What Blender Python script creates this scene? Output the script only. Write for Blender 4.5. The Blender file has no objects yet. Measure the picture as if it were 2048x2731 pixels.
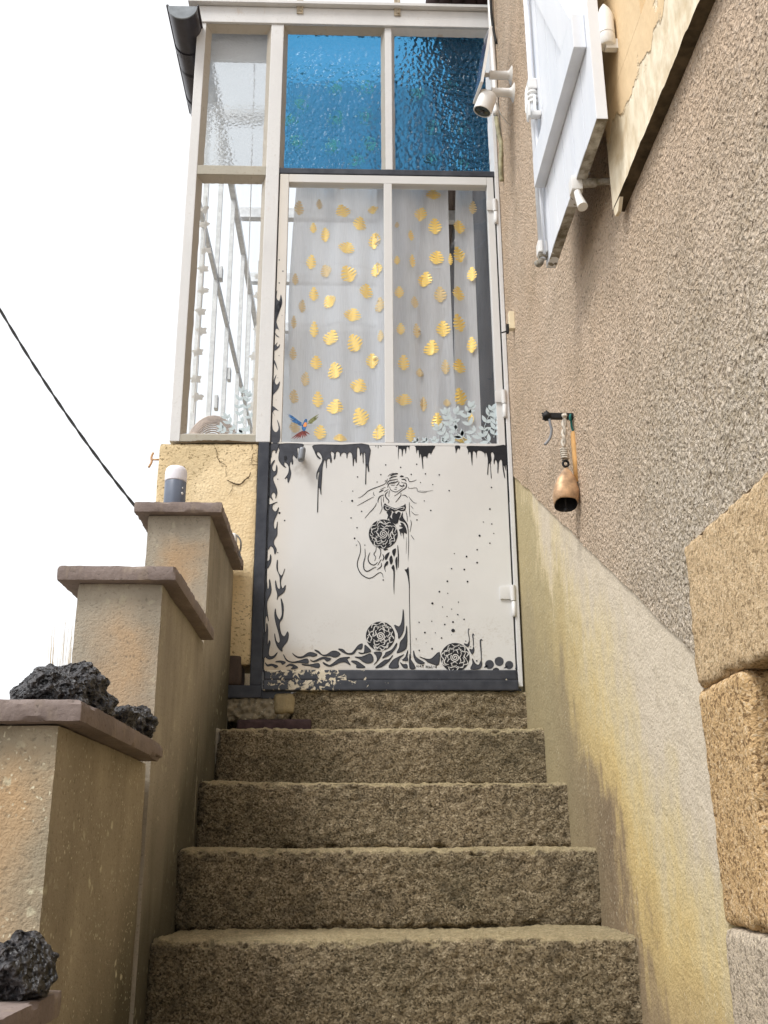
import bpy, bmesh, math, random
from mathutils import Vector, Matrix, noise
from mathutils.geometry import tessellate_polygon

random.seed(7)
sc = bpy.context.scene
C = sc.collection

# ------------------------------------------------------------------ camera
FOC = 2702.4                                  # focal length in photo pixels (photo 2048 x 2731)
RGT = Vector((0.999452, -0.032761, -0.004700))
UPV = Vector((-0.005984, -0.318540, 0.947891))
FWD = Vector((0.032551, 0.947343, 0.318561))
cd = bpy.data.cameras.new('camera'); cam = bpy.data.objects.new('camera', cd); C.objects.link(cam)
cd.sensor_fit = 'HORIZONTAL'; cd.sensor_width = 36; cd.lens = FOC/2048*36
cd.clip_start = 0.05; cd.clip_end = 2000
m = Matrix.Identity(4)
for i in range(3):
    m[i][0] = RGT[i]; m[i][1] = UPV[i]; m[i][2] = -FWD[i]
cam.matrix_world = m
sc.camera = cam
sc.cycles.transparent_max_bounces = 24
sc.render.resolution_x = 768; sc.render.resolution_y = 1024

# ------------------------------------------------------------------ sky and sun (bright overcast)
SUN_DIR = Vector((-0.46, -0.40, 0.82)).normalized()      # towards the sun
w = bpy.data.worlds.new('World'); sc.world = w; w.use_nodes = True
nt = w.node_tree; nt.nodes.clear()
out = nt.nodes.new('ShaderNodeOutputWorld'); bg = nt.nodes.new('ShaderNodeBackground')
sky = nt.nodes.new('ShaderNodeTexSky'); sky.sky_type = 'NISHITA'; sky.sun_disc = False
sky.sun_elevation = math.asin(SUN_DIR.z); sky.sun_rotation = math.atan2(SUN_DIR.x, SUN_DIR.y)
sky.air_density = 1.0; sky.dust_density = 4.0; sky.ozone_density = 1.0
hs = nt.nodes.new('ShaderNodeHueSaturation'); hs.inputs['Saturation'].default_value = 0.14
mxs = nt.nodes.new('ShaderNodeMix'); mxs.data_type = 'RGBA'; mxs.inputs[0].default_value = 0.62
mxs.inputs[7].default_value = (9.6, 9.75, 10.0, 1)            # the cloud sheet: an even pale grey-white
nt.links.new(sky.outputs[0], hs.inputs['Color']); nt.links.new(hs.outputs[0], mxs.inputs[6])
nt.links.new(mxs.outputs[2], bg.inputs[0]); bg.inputs[1].default_value = 0.10
nt.links.new(bg.outputs[0], out.inputs[0])
sd = bpy.data.lights.new('sun', 'SUN'); sd.energy = 1.45; sd.angle = math.radians(18); sd.color = (1, .97, .92)
sun = bpy.data.objects.new('sun', sd); C.objects.link(sun)
sun.rotation_euler = SUN_DIR.to_track_quat('Z', 'Y').to_euler()
vs = sc.view_settings; vs.view_transform = 'Standard'; vs.look = 'None'; vs.exposure = 0.76; vs.gamma = 1
vs.use_curve_mapping = False

# ------------------------------------------------------------------ helpers
BASE = {}
def at(u, v, x=None, y=None, z=None):
    """point of the place behind photo pixel (u, v) on the plane x=, y= or z="""
    d = FWD + RGT*((u-1024)/FOC) - UPV*((v-1365.5)/FOC)
    t = x/d.x if x is not None else y/d.y if y is not None else z/d.z
    return d*t
def crop(x0, y0, x1, W):
    s = (x1-x0)/W
    return lambda u, v: (x0+u*s, y0+v*s)

def tag(o, label=None, cat=None, group=None, kind=None):
    if label: o['label'] = label
    if cat: o['category'] = cat
    if group: o['group'] = group
    if kind: o['kind'] = kind
    return o
def thing(name, loc, label, cat, group=None):
    o = bpy.data.objects.new(name, None); C.objects.link(o); o.location = loc; o.empty_display_size = .05
    BASE[o.name] = Vector(loc)
    return tag(o, label, cat, group)
def obj(name, bm, mats, parent=None, base=None, smooth=False, autosm=None, recalc=True):
    """link bm (world coordinates) as ONE mesh object"""
    b = BASE[parent.name] if parent else Vector(base) if base else Vector((0, 0, 0))
    if recalc: bmesh.ops.recalc_face_normals(bm, faces=bm.faces[:])
    me = bpy.data.meshes.new(name); bm.to_mesh(me); bm.free()
    me.transform(Matrix.Translation(-b))
    o = bpy.data.objects.new(name, me); C.objects.link(o)
    for mt in (mats if isinstance(mats, (list, tuple)) else [mats]): me.materials.append(mt)
    if parent: o.parent = parent
    else: o.location = b
    BASE[o.name] = b
    if smooth:
        me.shade_smooth()
        if autosm: me.set_sharp_from_angle(angle=math.radians(autosm))
    return o
def B(): return bmesh.new()
def box(bm, x0, x1, y0, y1, z0, z1, bev=0):
    r = bmesh.ops.create_cube(bm, size=1)
    for v in r['verts']:
        v.co = Vector(((x0+x1)/2+v.co.x*(x1-x0), (y0+y1)/2+v.co.y*(y1-y0), (z0+z1)/2+v.co.z*(z1-z0)))
    if bev:
        es = list({e for v in r['verts'] for e in v.link_edges})
        bmesh.ops.bevel(bm, geom=es, offset=bev, segments=2, affect='EDGES', profile=.7)
    return bm
def hexa(bm, p):      # eight corners: bottom ring 0-3, top ring 4-7
    v = [bm.verts.new(q) for q in p]
    for f in ((0,1,2,3), (4,5,6,7), (0,1,5,4), (1,2,6,5), (2,3,7,6), (3,0,4,7)): bm.faces.new([v[i] for i in f])
def prism(bm, pts, d):      # polygon pts (Vectors) extruded by d
    d = Vector(d); n = len(pts)
    a = [bm.verts.new(p) for p in pts]; b = [bm.verts.new(Vector(p)+d) for p in pts]
    bm.faces.new(a); bm.faces.new(b[::-1])
    for i in range(n): bm.faces.new((a[i], a[(i+1) % n], b[(i+1) % n], b[i]))
def cr(pts, sub=4, closed=False):      # Catmull-Rom
    n = len(pts); o = []
    P = [Vector(p) for p in pts]
    for i in range(n if closed else n-1):
        p0 = P[(i-1) % n] if closed or i else P[0]
        p1, p2 = P[i], P[(i+1) % n]
        p3 = P[(i+2) % n] if closed or i+2 < n else P[-1]
        for k in range(sub):
            t = k/sub
            o.append(.5*((2*p1)+(p2-p0)*t+(2*p0-5*p1+4*p2-p3)*t*t+(3*p1-p0-3*p2+p3)*t**3))
    if not closed: o.append(P[-1])
    return o
def tube(bm, pts, r, seg=10, cap=True):
    P = [Vector(p) for p in pts]; rings = []
    rr = r if isinstance(r, (list, tuple)) else [r]*len(P)
    a = None
    for i, p in enumerate(P):
        t = (P[min(i+1, len(P)-1)]-P[max(i-1, 0)]).normalized()
        if a is None: a = t.orthogonal().normalized()
        a = (a-t*a.dot(t)).normalized(); b = t.cross(a)
        rings.append([bm.verts.new(p+(a*math.cos(2*math.pi*k/seg)+b*math.sin(2*math.pi*k/seg))*rr[i]) for k in range(seg)])
    for i in range(len(rings)-1):
        for k in range(seg):
            bm.faces.new((rings[i][k], rings[i][(k+1) % seg], rings[i+1][(k+1) % seg], rings[i+1][k]))
    if cap:
        bm.faces.new(rings[0][::-1]); bm.faces.new(rings[-1])
def lathe(bm, o, ax, prof, seg=24, sx=1, sy=1, ref=None):      # prof: (r, h) along ax
    o = Vector(o); ax = Vector(ax).normalized()
    a = Vector(ref) if ref else ax.orthogonal(); a = (a-ax*a.dot(ax)).normalized(); b = ax.cross(a)
    rings = []
    for r, h in prof:
        rings.append([bm.verts.new(o+ax*h+(a*math.cos(2*math.pi*k/seg)*sx+b*math.sin(2*math.pi*k/seg)*sy)*max(r, 1e-5)) for k in range(seg)])
    for i in range(len(rings)-1):
        for k in range(seg):
            bm.faces.new((rings[i][k], rings[i][(k+1) % seg], rings[i+1][(k+1) % seg], rings[i+1][k]))
    bm.faces.new(rings[0][::-1]); bm.faces.new(rings[-1])
def rough_block(bm, x0, x1, y0, y1, z0, z1, step=.012, amp=.004, rad=.012, freq=22, seed=0, warp=.004, chip=0):
    """stone block: rounded edges, worn and uneven faces"""
    nx, ny, nz = [max(2, min(190, int((b-a)/step))) for a, b in ((x0, x1), (y0, y1), (z0, z1))]
    V = {}
    def vert(i, j, k):
        key = (i, j, k)
        if key not in V:
            p = Vector((x0+(x1-x0)*i/nx, y0+(y1-y0)*j/ny, z0+(z1-z0)*k/nz))
            c = Vector((min(max(p.x, x0+rad), x1-rad), min(max(p.y, y0+rad), y1-rad), min(max(p.z, z0+rad), z1-rad)))
            d = p-c; n = d.normalized() if d.length > 1e-9 else Vector((0, 0, 1))
            q = c+n*rad
            s = Vector((seed*3.1, seed*1.7, seed*.9))
            h = noise.fractal(q*freq+s, 1.0, 2.0, 4)*amp + noise.noise(q*4+s)*warp
            if chip and sum(abs(a_) > .25*rad for a_ in d) >= 2:
                g = noise.noise(q*17+s)*.7+noise.noise(q*43+s)*.5
                if g > .12: h -= chip*(g-.12)
            V[key] = bm.verts.new(q+n*h)
        return V[key]
    for j in range(ny):
        for k in range(nz):
            for i in (0, nx): bm.faces.new((vert(i, j, k), vert(i, j+1, k), vert(i, j+1, k+1), vert(i, j, k+1)))
    for i in range(nx):
        for k in range(nz):
            for j in (0, ny): bm.faces.new((vert(i, j, k), vert(i+1, j, k), vert(i+1, j, k+1), vert(i, j, k+1)))
        for j in range(ny):
            for k in (0, nz): bm.faces.new((vert(i, j, k), vert(i+1, j, k), vert(i+1, j+1, k), vert(i, j+1, k)))
    return bm
def sheet(bm, f, nu, nv):      # f(s,t)->Vector
    g = [[bm.verts.new(f(i/nu, j/nv)) for i in range(nu+1)] for j in range(nv+1)]
    for j in range(nv):
        for i in range(nu): bm.faces.new((g[j][i], g[j][i+1], g[j+1][i+1], g[j+1][i]))

# ------------------------------------------------------------------ materials
class MT:
    def __init__(s, name):
        s.m = bpy.data.materials.new(name); s.m.use_nodes = True; s.t = s.m.node_tree; s.n = s.t.nodes; s.n.clear()
        s.out = s.n.new('ShaderNodeOutputMaterial'); s.b = s.n.new('ShaderNodeBsdfPrincipled')
        s.t.links.new(s.b.outputs[0], s.out.inputs[0])
        s.geo = s.n.new('ShaderNodeNewGeometry'); s.pos = s.geo.outputs['Position']
    def put(s, inp, v):
        if hasattr(v, 'is_linked') or isinstance(v, bpy.types.NodeSocket): s.t.links.new(v, inp)
        elif isinstance(v, (tuple, list)): inp.default_value = (*v, 1) if len(v) == 3 and len(inp.default_value) == 4 else v
        else: inp.default_value = v
    def scale(s, vx, vy, vz, v=None):
        n = s.n.new('ShaderNodeVectorMath'); n.operation = 'MULTIPLY'; s.put(n.inputs[0], v or s.pos); n.inputs[1].default_value = (vx, vy, vz)
        return n.outputs[0]
    def noise(s, sc=10, det=4, rough=.55, vec=None, dist=0, col=False):
        n = s.n.new('ShaderNodeTexNoise'); s.put(n.inputs['Vector'], vec or s.pos)
        n.inputs['Scale'].default_value = sc; n.inputs['Detail'].default_value = det
        n.inputs['Roughness'].default_value = rough; n.inputs['Distortion'].default_value = dist
        return n.outputs['Color' if col else 0]
    def vor(s, sc=10, feat='F1', vec=None, out='Distance', rnd=1):
        n = s.n.new('ShaderNodeTexVoronoi'); n.feature = feat; s.put(n.inputs['Vector'], vec or s.pos)
        n.inputs['Scale'].default_value = sc; n.inputs['Randomness'].default_value = rnd
        return n.outputs[out]
    def ramp(s, f, stops, interp='LINEAR'):
        n = s.n.new('ShaderNodeValToRGB'); e = n.color_ramp.elements; n.color_ramp.interpolation = interp
        while len(e) < len(stops): e.new(.5)
        for q, (p, c) in zip(e, stops): q.position = p; q.color = (*c, 1) if not isinstance(c, (int, float)) else (c, c, c, 1)
        s.put(n.inputs[0], f); return n.outputs[0]
    def mix(s, f, a, b, mode='MIX'):
        n = s.n.new('ShaderNodeMix'); n.data_type = 'RGBA'; n.blend_type = mode
        s.put(n.inputs[0], f); s.put(n.inputs[6], a); s.put(n.inputs[7], b); return n.outputs[2]
    def ma(s, op, a, b=0, c=0, clamp=False):
        n = s.n.new('ShaderNodeMath'); n.operation = op; n.use_clamp = clamp
        s.put(n.inputs[0], a); s.put(n.inputs[1], b); s.put(n.inputs[2], c); return n.outputs[0]
    def sep(s, v=None):
        n = s.n.new('ShaderNodeSeparateXYZ'); s.put(n.inputs[0], v or s.pos); return n.outputs
    def rng(s, v, a, b, c=0, d=1):
        n = s.n.new('ShaderNodeMapRange'); s.put(n.inputs[0], v)
        for i, q in enumerate((a, b, c, d)): n.inputs[i+1].default_value = q
        return n.outputs[0]
    def schlick(s, k=1.0):
        lw = s.n.new('ShaderNodeLayerWeight'); lw.inputs[0].default_value = .5
        return s.ma('MULTIPLY', s.ma('MULTIPLY_ADD', s.ma('POWER', lw.outputs['Facing'], 5), .96, .04), k, clamp=True)
    def bump(s, h, dist=.01, strength=1, prev=None):
        n = s.n.new('ShaderNodeBump'); n.inputs['Strength'].default_value = strength; n.inputs['Distance'].default_value = dist
        s.put(n.inputs['Height'], h)
        if prev: s.put(n.inputs['Normal'], prev)
        return n.outputs[0]
    def fin(s, col, rough=.8, nrm=None, spec=.3, metal=0):
        s.put(s.b.inputs['Base Color'], col); s.put(s.b.inputs['Roughness'], rough)
        s.b.inputs['Specular IOR Level'].default_value = spec; s.b.inputs['Metallic'].default_value = metal
        if nrm is not None: s.put(s.b.inputs['Normal'], nrm)
        return s.m

def mat_plain(name, c, rough=.5, spec=.4, metal=0, var=.12, sc=30, bump=0):
    t = MT(name); n = t.noise(sc, 4)
    col = t.mix(t.ramp(n, [(.3, 0), (.7, 1)]), tuple(q*(1-var) for q in c), tuple(min(1, q*(1+var)) for q in c))
    return t.fin(col, rough, t.bump(n, .002, bump) if bump else None, spec, metal)

def mat_roughcast():
    t = MT('roughcast')
    warp = t.noise(14, 2, col=True)
    v2 = t.n.new('ShaderNodeVectorMath'); v2.operation = 'MULTIPLY_ADD'; t.put(v2.inputs[0], warp); v2.inputs[1].default_value = (.02,)*3; t.put(v2.inputs[2], t.pos)
    a = t.noise(96, 3, .6, v2.outputs[0], 1.2); b = t.vor(110, 'SMOOTH_F1', v2.outputs[0]); c = t.noise(230, 2, .5)
    h = t.ma('ADD', t.ma('MULTIPLY', a, .8), t.ma('ADD', t.ma('MULTIPLY', b, .55), t.ma('MULTIPLY', c, .22)))
    xyz = t.sep()
    big = t.noise(1.6, 4, .6); mid = t.noise(7, 4)
    base = t.mix(t.ramp(big, [(.35, 0), (.65, 1)]), (.66, .495, .35), (.76, .60, .46))
    base = t.mix(t.ma('MULTIPLY', t.ramp(mid, [(.45, 0), (.75, 1)]), .45), base, (.42, .33, .23))
    # weathered grey zone low on the wall, towards the doorway stones
    low = t.ma('MULTIPLY', t.rng(t.ma('ADD', xyz[2], t.ma('MULTIPLY', big, .6)), 1.55, .95), t.rng(xyz[1], 2.55, 1.75), clamp=True)
    grey = t.mix(t.ramp(t.noise(120, 2), [(.4, 0), (.62, 1)]), (.33, .30, .22), (.74, .70, .61))
    base = t.mix(t.ma('MULTIPLY', low, .6), base, grey)
    pit = t.ramp(h, [(.48, 1), (.64, 0)])
    base = t.mix(t.ma('MULTIPLY', pit, .8), base, (.15, .10, .065))
    spk = t.ma('MULTIPLY', t.ramp(t.vor(58, vec=v2.outputs[0]), [(.10, 1), (.22, 0)]), t.ramp(t.noise(21, 3), [(.48, 0), (.60, 1)]))
    base = t.mix(t.ma('MULTIPLY', spk, .75), base, (.10, .07, .045))
    h = t.ma('SUBTRACT', h, t.ma('MULTIPLY', spk, .5))
    top = t.ramp(h, [(.78, 0), (.95, 1)])
    base = t.mix(t.ma('MULTIPLY', top, .4), base, (.72, .62, .52))
    run = t.ma('MULTIPLY', t.ramp(t.noise(5, 5, .65, t.scale(1, 1, .07)), [(.52, 0), (.72, 1)]), .16)
    base = t.mix(run, base, (.34, .26, .175))
    return t.fin(base, .92, t.bump(h, .021, 1.0), .15)

def mat_plinth():      # smooth cement band beside the steps, streaked yellow with lichen above each tread
    t = MT('cement_band'); xyz = t.sep()
    zline = t.ma('SUBTRACT', xyz[2], t.ma('MULTIPLY_ADD', xyz[1], .593, -1.539))       # height above the stair nosings
    q = t.ma('SUBTRACT', zline, t.ma('MULTIPLY_ADD', xyz[1], .30, -.615))
    wob = t.noise(3, 4, .6); st = t.noise(9, 5, .6, t.scale(1, 1, .16)); fine = t.noise(30, 4, .65, t.scale(1, 1, .5))
    zz = t.ma('ADD', q, t.ma('MULTIPLY', t.ma('SUBTRACT', t.ma('ADD', wob, t.ma('ADD', st, t.ma('MULTIPLY', fine, .5))), 1.25), .66))
    col = t.ramp(t.rng(zz, -.35, .65), [(.0, (.20, .15, .10)), (.24, (.27, .205, .135)), (.33, (.42, .32, .18)), (.40, (.58, .44, .21)), (.50, (.66, .51, .245)), (.64, (.67, .55, .31)), (.78, (.65, .555, .375)), (.92, (.63, .55, .43)), (1, (.65, .57, .455))])
    far = t.ma('MULTIPLY', t.rng(xyz[1], 2.45, 3.1), t.rng(zz, .42, .30), clamp=True)
    col = t.mix(t.ma('MULTIPLY', far, .85), col, (.40, .34, .205))
    low = t.ma('MULTIPLY', t.rng(xyz[2], -.18, -.34), .6, clamp=True)
    col = t.mix(low, col, (.36, .28, .18))
    col = t.mix(t.ma('MULTIPLY', t.ramp(fine, [(.5, 0), (.75, 1)]), .25), col, (.36, .30, .19))
    sp = t.ramp(t.vor(120, vec=t.scale(1, 1, .4)), [(.10, 1), (.22, 0)])
    spk = t.ma('MULTIPLY', sp, t.ramp(t.noise(5, 3), [(.45, 0), (.62, 1)]))
    col = t.mix(t.ma('MULTIPLY', spk, .7), col, (.90, .85, .68))
    dk = t.ramp(t.noise(240, 2), [(.27, 1), (.38, 0)])
    col = t.mix(t.ma('MULTIPLY', dk, .5), col, (.16, .13, .08))
    gr = t.noise(160, 3)
    return t.fin(col, .9, t.bump(t.ma('ADD', gr, t.ma('MULTIPLY', t.noise(18, 3), 2)), .0035, .8), .15)

def mat_granite_step():
    t = MT('step_granite'); xyz = t.sep()
    a = t.noise(190, 5, .75); b = t.vor(260, out='Color'); c = t.noise(55, 6, .68, t.scale(1, 1, 1.3), .8); d = t.noise(3.2, 4); e = t.noise(24, 4, .6)
    sb = t.n.new('ShaderNodeSeparateColor'); t.put(sb.inputs[0], b)
    f = t.ma('ADD', t.ma('MULTIPLY', a, .45), t.ma('ADD', t.ma('MULTIPLY', sb.outputs[0], .22), t.ma('MULTIPLY', c, .33)))
    col = t.ramp(f, [(.35, (.085, .066, .042)), (.44, (.265, .207, .128)), (.52, (.46, .365, .235)), (.60, (.64, .52, .35)), (.70, (.93, .79, .57))])
    col = t.mix(t.ma('MULTIPLY', t.ramp(d, [(.40, 0), (.66, 1)]), .55), col, t.mix(.5, col, (.050, .058, .024)))
    col = t.mix(t.ma('MULTIPLY', t.ramp(e, [(.34, 1), (.48, 0)]), .45), col, (.05, .04, .024))
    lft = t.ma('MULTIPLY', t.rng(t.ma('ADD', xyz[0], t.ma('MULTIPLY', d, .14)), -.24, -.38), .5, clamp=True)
    col = t.mix(lft, col, (.030, .028, .018))  # dirt plus corner shade by the parapet, both painted into the left ends
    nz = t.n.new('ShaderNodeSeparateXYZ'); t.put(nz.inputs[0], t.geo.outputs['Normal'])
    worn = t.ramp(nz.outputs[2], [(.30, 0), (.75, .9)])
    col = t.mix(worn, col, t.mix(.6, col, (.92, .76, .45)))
    h = t.ma('ADD', t.ma('MULTIPLY', c, 1.5), t.ma('ADD', t.ma('MULTIPLY', a, .6), t.ma('MULTIPLY', e, .8)))
    return t.fin(col, .82, t.bump(h, .024, 1.0), .25)

def mat_granite(name, c0, c1, dark, sc=150):
    t = MT(name); a = t.noise(sc, 4, .65); b = t.noise(2.5, 3); v = t.vor(sc*.8, out='Color')
    sb = t.n.new('ShaderNodeSeparateColor'); t.put(sb.inputs[0], v)
    col = t.mix(t.ramp(b, [(.35, 0), (.65, 1)]), c0, c1)
    f = t.ma('ADD', t.ma('MULTIPLY', a, .62), t.ma('MULTIPLY', sb.outputs[1], .38))
    col = t.mix(t.ramp(f, [(.30, .85), (.48, 0)]), col, dark)
    col = t.mix(t.ramp(f, [(.58, 0), (.75, .55)]), col, (.85, .72, .52))
    return t.fin(col, .85, t.bump(t.ma('ADD', a, t.ma('MULTIPLY', t.noise(30, 3), 1.2)), .006, .9), .25)

def mat_cement(name, base, lich=0.0, stain=0.0, rust=True):
    t = MT(name); xyz = t.sep()
    n = t.noise(4, 5, .6); f = t.noise(130, 3); s = t.noise(7, 5, .6, t.scale(1, 1, .12))
    col = t.mix(t.ramp(n, [(.3, 0), (.7, 1)]), tuple(q*.8 for q in base), tuple(q*1.2 for q in base))
    col = t.mix(t.ma('MULTIPLY', t.ramp(s, [(.42, 0), (.68, 1)]), stain), col, tuple(q*.42 for q in base))
    if rust:
        nz = t.sep(t.geo.outputs['Normal']); front = t.rng(nz[1], -.6, -.95)
        rel = t.ma('SUBTRACT', xyz[2], t.ma('MULTIPLY_ADD', xyz[1], .5634, -.635))          # height from the coping on each front face
        wv_ = t.ma('MULTIPLY', t.ma('SUBTRACT', t.noise(9, 4), .5), .16)
        px = t.rng(t.ma('ABSOLUTE', t.ma('ADD', t.ma('ADD', xyz[0], .50), wv_)), .085, .02)
        pz = t.ma('MULTIPLY', t.rng(t.ma('ADD', rel, wv_), -.08, -.15), t.rng(t.ma('ADD', rel, wv_), -.55, -.25))
        r = t.ma('MULTIPLY', t.ma('MULTIPLY', px, pz), t.ramp(n, [(.25, .35), (.6, 1)]), clamp=True)
        col = t.mix(t.ma('MULTIPLY', t.ma('MULTIPLY', r, front), .55), col, (.52, .31, .14))
        # damp moss climbing from the stairs up the inner faces
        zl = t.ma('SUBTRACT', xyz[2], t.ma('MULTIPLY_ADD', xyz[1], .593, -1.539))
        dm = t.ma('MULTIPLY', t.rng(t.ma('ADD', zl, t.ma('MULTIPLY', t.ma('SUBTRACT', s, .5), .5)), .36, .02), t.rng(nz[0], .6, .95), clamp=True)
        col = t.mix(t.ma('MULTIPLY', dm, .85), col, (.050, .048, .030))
    if lich:
        wv = t.n.new('ShaderNodeVectorMath'); wv.operation = 'MULTIPLY_ADD'; t.put(wv.inputs[0], t.noise(40, 3, col=True)); wv.inputs[1].default_value = (.03,)*3; t.put(wv.inputs[2], t.pos)
        l = t.ma('MULTIPLY', t.ramp(t.vor(34, vec=wv.outputs[0]), [(.18, 1), (.30, 0)]), t.ramp(t.noise(6, 4), [(.50, 0), (.60, 1)]))
        col = t.mix(t.ma('MULTIPLY', l, lich), col, (.62, .58, .42))
        l2 = t.ramp(t.vor(90, vec=wv.outputs[0]), [(.12, 1), (.24, 0)])
        col = t.mix(t.ma('MULTIPLY', t.ma('MULTIPLY', l2, t.ramp(t.noise(11, 3), [(.60-.2*lich, 0), (.74-.2*lich, 1)])), lich), col, (.68, .63, .47))
    col = t.mix(t.ramp(f, [(.28, .55), (.42, 0)]), col, tuple(q*.35 for q in base))
    h = t.ma('ADD', f, t.ma('ADD', t.ma('MULTIPLY', t.noise(45, 4), .35), t.ma('MULTIPLY', t.noise(260, 2), .6)))
    return t.fin(col, .92, t.bump(h, .0028, .6), .15)

def mat_cream():
    t = MT('cream_render'); xyz = t.sep()
    n = t.noise(5, 5, .6); f = t.noise(110, 3)
    col = t.mix(t.ramp(n, [(.35, 0), (.65, 1)]), (.76, .595, .36), (.83, .685, .45))
    sp = t.ramp(t.noise(85, 4, .6, t.scale(1, 1, 1.5)), [(.36, 1), (.43, 0)])
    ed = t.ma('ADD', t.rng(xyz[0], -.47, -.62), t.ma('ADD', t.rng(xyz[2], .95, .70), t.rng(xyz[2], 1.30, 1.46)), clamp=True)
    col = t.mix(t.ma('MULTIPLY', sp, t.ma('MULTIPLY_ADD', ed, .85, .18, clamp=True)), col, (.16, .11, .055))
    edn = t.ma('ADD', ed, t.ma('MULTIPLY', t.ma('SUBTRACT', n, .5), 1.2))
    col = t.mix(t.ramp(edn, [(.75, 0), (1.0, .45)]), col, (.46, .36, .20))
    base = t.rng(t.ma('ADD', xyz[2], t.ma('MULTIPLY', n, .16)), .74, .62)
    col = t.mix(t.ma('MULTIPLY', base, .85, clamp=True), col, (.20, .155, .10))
    return t.fin(col, .9, t.bump(t.ma('ADD', f, t.ma('MULTIPLY', n, 2)), .004, .9), .15)

def mat_cream_peel():      # cream plaster round the window, peeled to pale lime along its lower edge
    t = MT('cream_plaster'); xyz = t.sep()
    n = t.noise(9, 5, .6, dist=.4); st = t.noise(26, 4, .6, t.scale(1, 1, .5))
    edge = t.ma('ADD', t.rng(xyz[2], 1.62, 1.38), t.ma('MULTIPLY', t.ma('SUBTRACT', n, .5), 1.3))
    peel = t.ramp(edge, [(.40, 0), (.46, 1)])
    col = t.mix(t.ramp(t.noise(3, 3), [(.3, 0), (.7, 1)]), (.72, .53, .31), (.78, .60, .38))
    pl = t.mix(t.ramp(st, [(.35, 0), (.62, 1)]), (.68, .57, .40), (.88, .79, .62))
    col = t.mix(peel, col, pl)
    dirt = t.ma('MULTIPLY', t.ramp(n, [(.52, 0), (.72, 1)]), peel)
    col = t.mix(t.ma('MULTIPLY', dirt, .6), col, (.48, .33, .16))
    h = t.ma('ADD', t.ma('MULTIPLY', peel, -.8), t.ma('MULTIPLY', st, .8))
    return t.fin(col, .85, t.bump(h, .006, .9), .2)

def mat_frame(name='grey_white_paint', c=(.68, .682, .685), dirt=.38, rust=True):
    t = MT(name); xyz = t.sep(); n = t.noise(6, 5, .65, t.scale(1, 1, .35)); f = t.noise(70, 4, .7)
    col = t.mix(t.ramp(n, [(.35, 0), (.7, 1)]), tuple(q*.93 for q in c), tuple(min(1, q*1.05) for q in c))
    d = t.ma('MULTIPLY', t.ramp(f, [(.55, 0), (.72, 1)]), t.ramp(n, [(.45, 0), (.65, 1)]))
    col = t.mix(t.ma('MULTIPLY', d, dirt), col, (.30, .25, .18))
    if rust:
        rr = t.ma('MULTIPLY', t.ramp(t.noise(14, 4, .6, t.scale(1, 1, .4)), [(.66, 0), (.76, 1)]), .4)
        col = t.mix(rr, col, (.45, .27, .12))
    return t.fin(col, .5, t.bump(f, .0012, .7), .35)

def mat_door():
    t = MT('door_white'); xyz = t.sep(); f = t.noise(120, 4, .7); n = t.noise(3, 4)
    col = t.mix(t.ramp(n, [(.35, 0), (.65, 1)]), (.635, .632, .625), (.68, .68, .677))
    lo = t.ma('MULTIPLY', t.rng(xyz[2], .82, .62), t.ramp(t.noise(9, 4, .6), [(.42, 0), (.68, 1)]), clamp=True)
    gr = t.ma('MULTIPLY', t.ramp(f, [(.50, 0), (.62, 1)]), lo)
    col = t.mix(t.ma('MULTIPLY', gr, .7), col, (.33, .27, .20))
    tan = t.ma('MULTIPLY', t.rng(xyz[2], .70, .605), t.rng(xyz[0], .1, -.28), clamp=True)
    col = t.mix(t.ma('MULTIPLY', tan, .7), col, (.58, .44, .26))
    lf = t.ma('MULTIPLY', t.rng(xyz[0], -.20, -.30), .4, clamp=True)
    col = t.mix(lf, col, (.66, .56, .42))
    # hand grime below the knob
    v = t.n.new('ShaderNodeVectorMath'); v.operation = 'DISTANCE'; t.put(v.inputs[0], t.scale(1, 0, .8)); v.inputs[1].default_value = (-.188, 0, 1.365*.8)
    gm = t.ma('MULTIPLY', t.rng(v.outputs['Value'], .045, .01), t.ramp(t.noise(60, 3), [(.3, .3), (.7, 1)]), clamp=True)
    col = t.mix(t.ma('MULTIPLY', gm, .6), col, (.22, .18, .14))
    return t.fin(col, .42, t.bump(t.noise(14, 2), .001, .5), .35)

def mat_peel_black(name, amount, soft=False):
    t = MT(name); xyz = t.sep(); n = t.noise(34, 5, .62, dist=.7); b = t.noise(7, 3)
    col = t.mix(t.ramp(t.noise(20, 4), [(.3, 0), (.7, 1)]), (.022, .026, .038), (.055, .060, .075))
    if amount:
        lf = t.ma('ADD', t.rng(xyz[0], .25, -.15), t.rng(t.ma('ABSOLUTE', t.ma('SUBTRACT', xyz[0], .32)), .10, .0, 0, .35), clamp=True)
        sum_ = t.ma('ADD', t.ma('MULTIPLY', n, 1), t.ma('MULTIPLY', t.ma('MULTIPLY', lf, b), amount))
        pk = t.ramp(sum_, [(.70, 0), (.725, 1)])
        col = t.mix(pk, col, t.mix(t.noise(60, 3), (.60, .53, .40), (.80, .74, .62)))
        return t.fin(col, t.ma('MULTIPLY_ADD', pk, .4, .35), t.bump(t.ma('MULTIPLY', pk, -1), .002, .8), .4)
    return t.fin(col, .45, t.bump(n, .0015, .7), .35)

def mat_paint(name, c, rough=.5, var=.25):
    t = MT(name); n = t.noise(45, 4)
    return t.fin(t.mix(t.ramp(n, [(.3, 0), (.7, 1)]), tuple(q*(1-var) for q in c), tuple(q*(1+var) for q in c)), rough, None, .3)

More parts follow.
